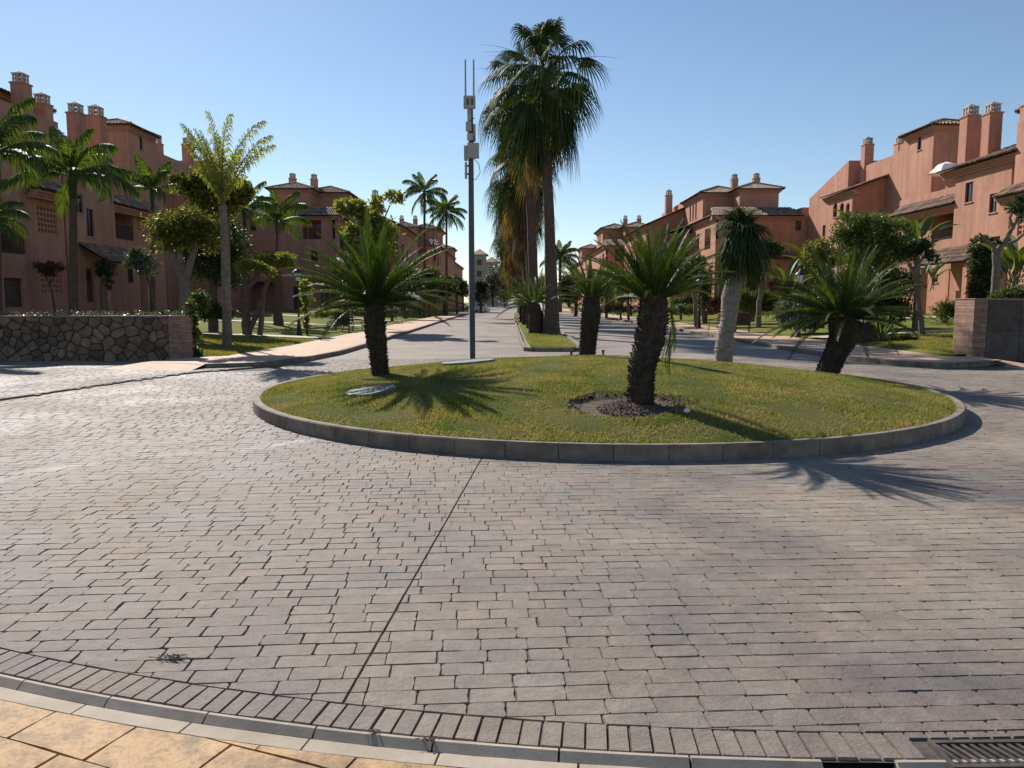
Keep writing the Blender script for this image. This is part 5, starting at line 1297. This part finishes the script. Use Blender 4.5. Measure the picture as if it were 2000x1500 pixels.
tree('staked_climber', 'leafy climber on a thin stake just right of the nearest left lamp', 'shrub', 600, 33.9, [[(600,655,.06),(598,600,.05),(596,560,.03)]],
     [(594,560,11,12),(600,585,9,16),(596,615,6,16),(603,635,6,12)], 'leaf_yel', 1300, .14, 66, bark='bark_brown', asp=.6)
tree('leafy_tree', 'yellow-green open-crowned tree behind the left cycad', 'tree', 728, 40, [[(722,640,.16),(724,560,.13),(726,500,.1),(735,420,.05)], [(724,520,.06),(690,430,.03)], [(728,480,.06),(762,400,.03)]],
     [(672,402,16,14),(696,405,16,12),(735,405,12,22),(772,385,14,10),(720,440,24,18),(748,450,26,22),(700,460,26,22),(730,490,34,26),(715,425,16,14)], 'leaf_yel', 6500, .26, 67, asp=.45, bark='bark_brown', twig=14)
tree('leafy_tree', 'dark inner foliage mass behind the yellow-green tree and left cycad', 'tree', 738, 43, [[(740,640,.14),(738,540,.1),(740,480,.06)]],
     [(705,480,24,28),(740,480,28,34),(712,440,20,16)], 'leaf_dk', 5200, .24, 68, asp=.45, bark='bark_brown', twig=14)
# dark trees and shrubs along the left pavement
for i, (px, py, rx, ry, Y, lab, mt) in enumerate(((790,548,32,30,66,'clipped dark street tree behind the third lamp on the left','leaf_dk'), (838,545,30,26,76,'bushy street tree right of the left cycad','leaf'), (868,560,26,24,88,'small bushy street tree under the thin palms','leaf'),
        (893,560,20,22,100,'last street tree on the left before the antenna pole','leaf_dk'), (940,560,15,14,115,'round dark clipped tree right of the antenna pole','leaf_dk'), (905,565,14,16,125,'far dark tree just behind the antenna pole','leaf_dk'))):
    tree('street_tree', lab, 'tree', px, Y, [[(px,615,.2),(px-1,py+10,.14),(px,py,.08)]], [(px-rx*.4,py,rx*.65,ry*.7),(px+rx*.4,py+2,rx*.6,ry*.65),(px,py-ry*.4,rx*.6,ry*.55),(px,py+ry*.3,rx*.5,ry*.5)], mt, 4200, .24, 70+i, bark='bark_brown')
for i, (px, py, rx, ry, Y, lab) in enumerate(((962,548,16,42,190,'grey-green far tree mass left of the median palms'), (985,555,16,36,200,'grey-green far trees behind the median row'), (935,572,20,18,170,'low far hedge trees at the street end'), (1060,560,26,26,185,'far trees between the palm trunks'), (1112,560,22,34,130,'dark tree beside the far feather palm on the right'))):
    tree('far_tree', lab, 'tree', px, Y, [[(px,600,.3),(px,py,.15)]], [(px,py,rx*.8,ry*.7),(px-rx*.4,py+ry*.4,rx*.6,ry*.5),(px+rx*.4,py+ry*.3,rx*.6,ry*.6)], 'leaf_dk' if i == 4 else 'leaf_grey', 3600, .55, 80+i, bark='bark_brown')
# small things in front of the left building
tree('small_tree', 'thin plumeria with reddish leaves in front of the left building', 'tree', 97, 39, [[(110,640,.06),(105,590,.05),(98,555,.04),(80,525,.02)], [(98,555,.03),(112,530,.02)], [(98,555,.03),(96,522,.02)]], [(84,522,16,9),(104,520,16,9),(95,528,12,8)], 'leaf_red', 900, .2, 86, bark='bark_brown')
tree('small_tree', 'silvery bush-topped tree in front of the left porch', 'tree', 282, 38, [[(300,640,.08),(298,580,.07),(286,530,.04)]], [(262,508,18,14),(282,515,22,18),(272,498,16,12)], 'leaf_grey', 1800, .2, 87, bark='bark_brown')
tree('small_tree', 'ivy-topped pillar-like tree beside the left porch', 'tree', 206, 41, [[(204,640,.2),(204,580,.18),(205,530,.16)]], [(205,525,15,18),(212,550,6,14)], 'leaf_dk', 1600, .16, 88, bark='bark_grey')
tree('climbing_ivy', 'green ivy hanging down the brick end of the stone wall', 'ivy', 378, 20.9, [], [(378,650,9,26),(380,690,12,12),(384,700,14,8),(375,620,7,18),(390,590,16,20),(370,600,6,10)], 'leaf', 3400, .085, 89, asp=.6, fill=.2)
tree('dark_shrub', 'dark shaded shrub beyond the end of the stone wall', 'shrub', 420, 33, [], [(415,605,22,16),(440,612,16,12),(398,610,12,14)], 'leaf_dk', 3200, .12, 90)
for i, (a, b_, lab, Y) in enumerate(((0, 368, 'pale ground-cover plants along the top of the stone wall', 20.85),)):
    L = []; base = Vector((-12.5, Y, 1.15)); rs = random.Random(4)
    x = -16.2
    while x < -8.8: L.append((x-base.x, rs.uniform(0,.3), .10+rs.uniform(-.03,.05), .22, .2, .10)); x += .2
    t = thing('ground_cover', lab, 'ground cover', base); o = link('foliage', leaf_mesh('foliage', MT['leaf_grey'], L, 7000, .05, 91, asp=.5, fill=.1), t); o['kind'] = 'stuff'
# ---------- right side
def pale_tree():
    Y = 17.3; base = W3(1413,690,Y); base.z = mound(base.x, base.y)-.02
    t = thing('spineless_yucca', 'pale swollen-trunked tree with drooping dark leaves at the back of the island', 'tree', base)
    trunk_obj(t, [base-Vector((0,0,.1)), W3(1416,662,Y), W3(1423,628,Y), W3(1427,582,Y), W3(1431,560,Y), W3(1441,525,Y), W3(1448,470,Y)], [.225,.19,.172,.205,.19,.178,.172], 'bark_pale', 18, 9, seed=4)
    rg = MB(); rs = random.Random(2); pts = [W3(1413,690,Y), W3(1416,662,Y), W3(1423,628,Y), W3(1427,582,Y), W3(1431,560,Y), W3(1441,525,Y), W3(1448,470,Y)]; rr_ = [.225,.19,.172,.205,.19,.178,.172]
    for j in range(6):
        for k in range(5):
            f = (k+rs.random()*.6)/5; c = pts[j].lerp(pts[j+1], f); r = (rr_[j]+(rr_[j+1]-rr_[j])*f)
            a0 = rs.random()*6.28; n = 9; q = []
            for m in range(n):
                a = a0+m*.42; q.append(c+Vector((math.cos(a)*(r+.004), math.sin(a)*(r+.004), rs.uniform(-.012,.012))))
            rg.tube(q, [.004+.009*math.sin(math.pi*m/(n-1)) for m in range(n)], 5)
    o = rg.build('leaf_scars', MT['bark_pale'], t, True); o['kind'] = 'stuff'
    rs = random.Random(9); top = W3(1450, 452, Y)
    ms = [fan_mesh('leaf_fan', MT['fan'], e, .10, 1.0, 9, 34, d, 500+e, prad=.02, fold=.1) for e, d in ((75,.45),(55,.65),(32,.9),(8,1.05),(-30,.8))]
    for i in range(78):
        me = ms[min(4, int(5.2*i/78))]; o = link('leaf_fan', me, t); o.location = top-base+Vector((rs.uniform(-.12,.12), rs.uniform(-.12,.12), rs.uniform(-.1,.12))); s = rs.uniform(.72,1.02)
        o.scale = (s,s,s); o.rotation_euler = (rs.uniform(-.2,.2), 0, i*2.4)
pale_tree()
def column(label, pa, pt, pb, pbm, Y, seed, n=5200, mat='leaf_dk'):
    L = []; c = (pa+pb)/2; w = (pb-pa)/2; y = pt
    while y < pbm: L.append((c, y+w*.7, w*.95, w*.95)); y += w*.8
    tree('ivy_column', label, 'ivy column', c, Y, [[(c,640,.2),(c,(pt+pbm)/2,.18),(c,pt+15,.15)]], L, mat, n, .13, seed, bark='bark_brown', fill=.7)
column('dark ivy-clad column left of the pale trunk', 1361, 515, 1390, 592, 50, 101)
column('dark ivy-clad column right of the pale trunk', 1456, 508, 1482, 585, 50, 102)
column('wide dark ivy-clad column beside the right garden wall', 1899, 468, 1936, 612, 27.5, 103, 9000)
column('narrow dark cypress column at the far right of the median street', 1114, 555, 1136, 602, 88, 104, 3000)
tree('round_bush', 'big round glossy bush behind the lamp post on the right', 'bush', 1566, 34, [], [(1566,608,44,32),(1545,615,26,22),(1590,612,24,26)], 'leaf_grey', 12000, .13, 105, fill=.8, spread=.1)
tree('hedge', 'low clipped hedge behind the right pavement', 'hedge', 1350, 52, [], [(1322,604,14,8),(1345,605,16,8),(1370,606,14,8),(1388,606,8,7)], 'leaf', 4200, .13, 106, fill=.8)
tree('hedge', 'upper rounded hedge behind the clipped hedge on the right', 'hedge', 1340, 58, [], [(1325,590,14,7),(1345,588,14,7)], 'leaf', 2400, .15, 107, fill=.8)
tree('red_shrub', 'reddish shrub left of the pale trunk', 'shrub', 1397, 44, [], [(1395,600,14,13),(1405,592,10,12)], 'leaf_red', 2200, .13, 108)
tree('reed_clump', 'tall bright green grassy clumps behind the right litter bin', 'shrub', 1478, 46, [], [(1452,595,14,16),(1475,598,18,16),(1500,596,18,16),(1488,590,14,14)], 'leaf', 5000, .5, 109, asp=.08, up=-1.5)
tree('garden_tree', 'slim bare-trunked tree right of the pale trunk', 'tree', 1483, 41, [[(1480,640,.16),(1483,590,.13),(1490,540,.12),(1497,515,.1)], [(1492,530,.07),(1478,505,.05),(1470,495,.03)], [(1497,515,.07),(1512,500,.04)]], [(1480,490,20,12),(1505,488,22,14),(1495,478,18,10)], 'leaf_dk', 3600, .16, 110)
tree('garden_tree', 'slender trunk with light crown left of the dark ivy column', 'tree', 1357, 46, [[(1360,640,.15),(1358,590,.12),(1352,545,.1),(1350,520,.06)]], [(1345,520,18,16),(1335,540,16,14),(1362,512,14,12)], 'leaf', 3200, .17, 111)
# banana-like plants
def paddle_mesh(seed, L=1.3, W_=.34):
    rs = random.Random(seed); b = MB(); N = 9; e = math.radians(75); p = Vector((0,0,0)); P = []
    for i in range(5): P.append(p.copy()); p = p+Vector((math.cos(e),0,math.sin(e)))*(L*.7/5); e -= .05
    b.tube(P+[p], .02, 5); vs = []; fs = []
    for i in range(N+1):
        t = i/N; w = W_*math.sin(math.pi*min(.98, .06+t*.94))**.6*(1-.25*t); s = Vector((0,1,0)); nrm = Vector((-math.sin(e),0,math.cos(e)))
        vs += [p+s*w/2+nrm*w*.22, p.copy(), p-s*w/2+nrm*w*.22]; p = p+Vector((math.cos(e),0,math.sin(e)))*(L/N); e -= .11
    for i in range(N):
        fs += [(3*i,3*i+1,3*i+4,3*i+3),(3*i+1,3*i+2,3*i+5,3*i+4)]
    b.add(vs, fs); return b.mesh('leaf', MT['leaf'])
PAD = [paddle_mesh(i) for i in range(3)]
def paddles(label, px, Y, pyb, pyt, n, seed, s0=1.0, cat='plant', trunk=.0):
    rs = random.Random(seed); base = at(px, Y); top = W3(px, pyb, Y); t = thing('bird_of_paradise', label, cat, base, 'broad paddle-leaved plants')
    if trunk: trunk_obj(t, [base-Vector((0,0,.1)), base.lerp(top,.5)+Vector((.05,0,0)), top], [trunk*1.3,trunk,trunk], 'bark_grey', 9, 6)
    for i in range(n):
        o = link('leaf', rs.choice(PAD), t); o.location = top-base+Vector((rs.uniform(-.2,.2),rs.uniform(-.2,.2),rs.uniform(-.3,.1))); s = s0*rs.uniform(.7,1.1); o.scale = (s,s,s); o.rotation_euler = (rs.uniform(-.35,.35), rs.uniform(-.3,.25), rs.random()*6.283)
paddles('banana-like clump in front of the right centre block', 1535, 46, 585, 480, 16, 1, 1.5)
paddles('paddle-leaved clump left of the big dark tree', 1585, 48, 560, 470, 14, 2, 1.5)
paddles('tall paddle-leaved plant on a thin trunk left of the porch door', 1790, 34, 500, 420, 12, 3, 1.0, trunk=.14)
paddles('paddle-leaved plant with hanging leaf beside the thin trunk', 1815, 38, 560, 500, 7, 4, .9)
paddles('paddle leaves at the right edge behind the wall', 1975, 26, 560, 430, 12, 5, 1.1)
paddles('paddle leaves above the dark garden tree at right', 1672, 38, 470, 400, 7, 7, 1.0)
tree('garden_tree', 'big dark spreading tree in front of the right building', 'tree', 1705, 31, [[(1700,660,.2),(1698,600,.17),(1690,560,.14),(1672,510,.08)], [(1698,590,.1),(1725,530,.07),(1745,490,.04)], [(1690,560,.08),(1700,500,.05),(1704,455,.03)]],
     [(1665,440,32,22),(1700,445,36,26),(1745,455,34,24),(1685,490,40,26),(1735,500,38,28),(1770,490,22,20),(1640,470,18,20)], 'leaf', 13000, .13, 112, bark='bark_grey')
tree('garden_tree', 'dark shaded tree mass behind the leaning cycad', 'tree', 1730, 34, [[(1735,650,.2),(1732,580,.15)]], [(1700,545,42,36),(1750,560,36,40),(1665,560,34,34),(1690,600,30,24),(1745,605,30,22)], 'leaf_dk', 13000, .15, 113, bark='bark_brown')
tree('garden_tree', 'yellowish dark bush tree at the left edge of the right building', 'tree', 1605, 38, [[(1605,650,.14),(1603,560,.1),(1600,520,.06)]], [(1590,500,26,22),(1615,505,28,22),(1602,485,22,16)], 'leaf_gold', 5200, .14, 114, bark='bark_brown')
tree('thin_tree', 'thin trunk with sparse dark leaves on the right lawn near the wall', 'tree', 1802, 29.5, [[(1802,655,.12),(1796,610,.1),(1789,560,.09),(1786,520,.08)], [(1788,540,.06),(1770,505,.04)], [(1787,525,.06),(1812,490,.04)]], [(1770,490,18,12),(1800,480,20,12),(1820,500,12,10)], 'leaf_dk', 1800, .14, 115)
tree('bare_tree', 'pruned bare-branched tree behind the wall at the right edge', 'tree', 1944, 24.5, [[(1941,600,.13),(1944,560,.12),(1946,520,.12),(1944,495,.11),(1950,488,.1),(1966,465,.08),(1978,445,.06),(1988,425,.05)], [(1944,500,.08),(1940,482,.06),(1925,468,.05),(1912,455,.03)], [(1962,480,.06),(1985,470,.045),(2005,452,.04)], [(1978,445,.05),(1972,425,.04),(1980,410,.03)]],
     [(1985,405,16,10),(1995,395,14,12),(2005,420,12,14),(1950,470,6,5)], 'leaf_dk', 1600, .1, 116)
tree('wall_top_bush', 'trimmed green bush growing on top of the right wall', 'bush', 1975, 22, [], [(1955,578,16,6),(1975,573,20,9),(2000,572,20,10)], 'leaf', 5200, .07, 117, base=Vector((14.2,21.6,1.6)), fill=.7)
def agave(label, px, Y, n, L, seed, els=(80,60,40,20,5), wid=.035, mat='leaf_grey', zup=.05):
    rs = random.Random(seed); base = at(px, Y); base.z += 0; t = thing('spiky_plant', label, 'spiky plant', base, 'spiky rosette plants')
    for i in range(n):
        el = math.radians(els[int(len(els)*i/n)]+rs.uniform(-8,8)); a = i*2.4; d = Vector((math.cos(a)*math.cos(el), math.sin(a)*math.cos(el), math.sin(el))); s = Vector((-math.sin(a), math.cos(a), 0)); l = L*rs.uniform(.8,1.1)
        b = MB(); o = Vector((0,0,zup)); q = o+d*l*.5; w = wid*.5
        b.add([o-s*w, o+s*w, q+s*w*1.2, q-s*w*1.2, o+d*l-Vector((0,0,.12*l*math.cos(el))), q-Vector((0,0,w*.8))], [(0,1,5),(1,2,5),(0,5,3),(3,5,4),(5,2,4)]); link('leaf', b.mesh('leaf', MT[mat]), t)
agave('pale spiky rosette plant right of the leaning cycad trunk', 1722, 27.8, 70, 1.15, 1, wid=.07, mat='leaf')
agave('spiky rosette plant in front of the porch door at right', 1845, 36, 44, 1.3, 2, wid=.09)
tree('flower_bed', 'low dark shrubs beside the spiky plant at the pavement edge', 'shrub', 1740, 26.9, [], [(1712,664,20,10),(1745,664,20,9),(1775,663,16,9)], 'leaf_dk', 5000, .08, 118)
tree('flower_bed', 'leafy bed with orange flowers in front of the right porch', 'shrub', 1875, 34, [], [(1845,605,18,12),(1870,602,20,14),(1890,606,14,12)], 'leaf', 4200, .14, 119, asp=.25)
tree('flower_bed', 'low hedge bed behind the left bin', 'hedge', 640, 47, [], [(620,612,18,6),(645,611,18,6),(664,613,12,6)], 'leaf_yel', 3400, .12, 120)
tree('garden_tree', 'brown-green tree behind the rear cycad on the right pavement', 'tree', 1185, 72, [[(1185,620,.15),(1184,570,.1)]], [(1172,560,22,24),(1196,558,22,26),(1184,540,22,18),(1180,580,24,16)], 'leaf_gold', 5200, .2, 121)
tree('garden_tree', 'tree filling the gap between rear cycad and nearest cycad', 'tree', 1225, 62, [[(1228,620,.13),(1226,570,.1)]], [(1215,545,22,18),(1240,550,20,20),(1226,575,24,16)], 'leaf', 5200, .18, 122)
tree('garden_tree', 'tree under the long tiled roof right of the nearest cycad', 'tree', 1330, 60, [[(1330,620,.13),(1328,560,.1)]], [(1320,535,20,18),(1338,520,18,14),(1310,560,18,18)], 'leaf', 4200, .18, 123)
tree('shrub_bed', 'mixed low shrubs along the right pavement far side', 'shrub', 1205, 70, [], [(1180,603,18,7),(1205,604,20,7),(1235,604,18,7),(1260,604,16,7)], 'leaf_dk', 4200, .16, 124)
tree('shrub_bed', 'mixed low shrubs at the foot of the left centre block', 'shrub', 700, 58, [], [(690,606,20,8),(720,607,20,8),(750,606,20,8),(780,606,18,7)], 'leaf_dk', 4600, .14, 125)
def parked_car(px, Y, label):
    x, _ = PY(px, 603, Y); t = thing('parked_car', label, 'car', (x, Y, 0))
    b = MB(); pr = [(-.85,.35),(-.88,.75),(-.80,.95),(-.62,1.38),(.62,1.38),(.80,.95),(.88,.75),(.85,.35)]
    n = len(pr); b.add([(x+a, Y, c) for a, c in pr]+[(x+a, Y+4, c if c < 1 else c-.1) for a, c in pr], [tuple(range(n))]+[(i,(i+1)%n,n+(i+1)%n,n+i) for i in range(n)]+[tuple(reversed(range(n,2*n)))]); b.build('body', MT['white'], t)
    g = MB(); g.add([(x-.68,Y-.01,.98),(x+.68,Y-.01,.98),(x+.55,Y-.01,1.32),(x-.55,Y-.01,1.32)], [(0,1,2,3)]); g.build('rear_window', MT['glass'], t)
    for sx in (-.72,.72):
        w = MB(); w.tube([(x+sx-.1,Y+.7,.32),(x+sx+.1,Y+.7,.32)], .32, 12); w.build('wheel', MT['iron'], t)
parked_car(939, 128, 'small white car parked at the far end of the left carriageway')
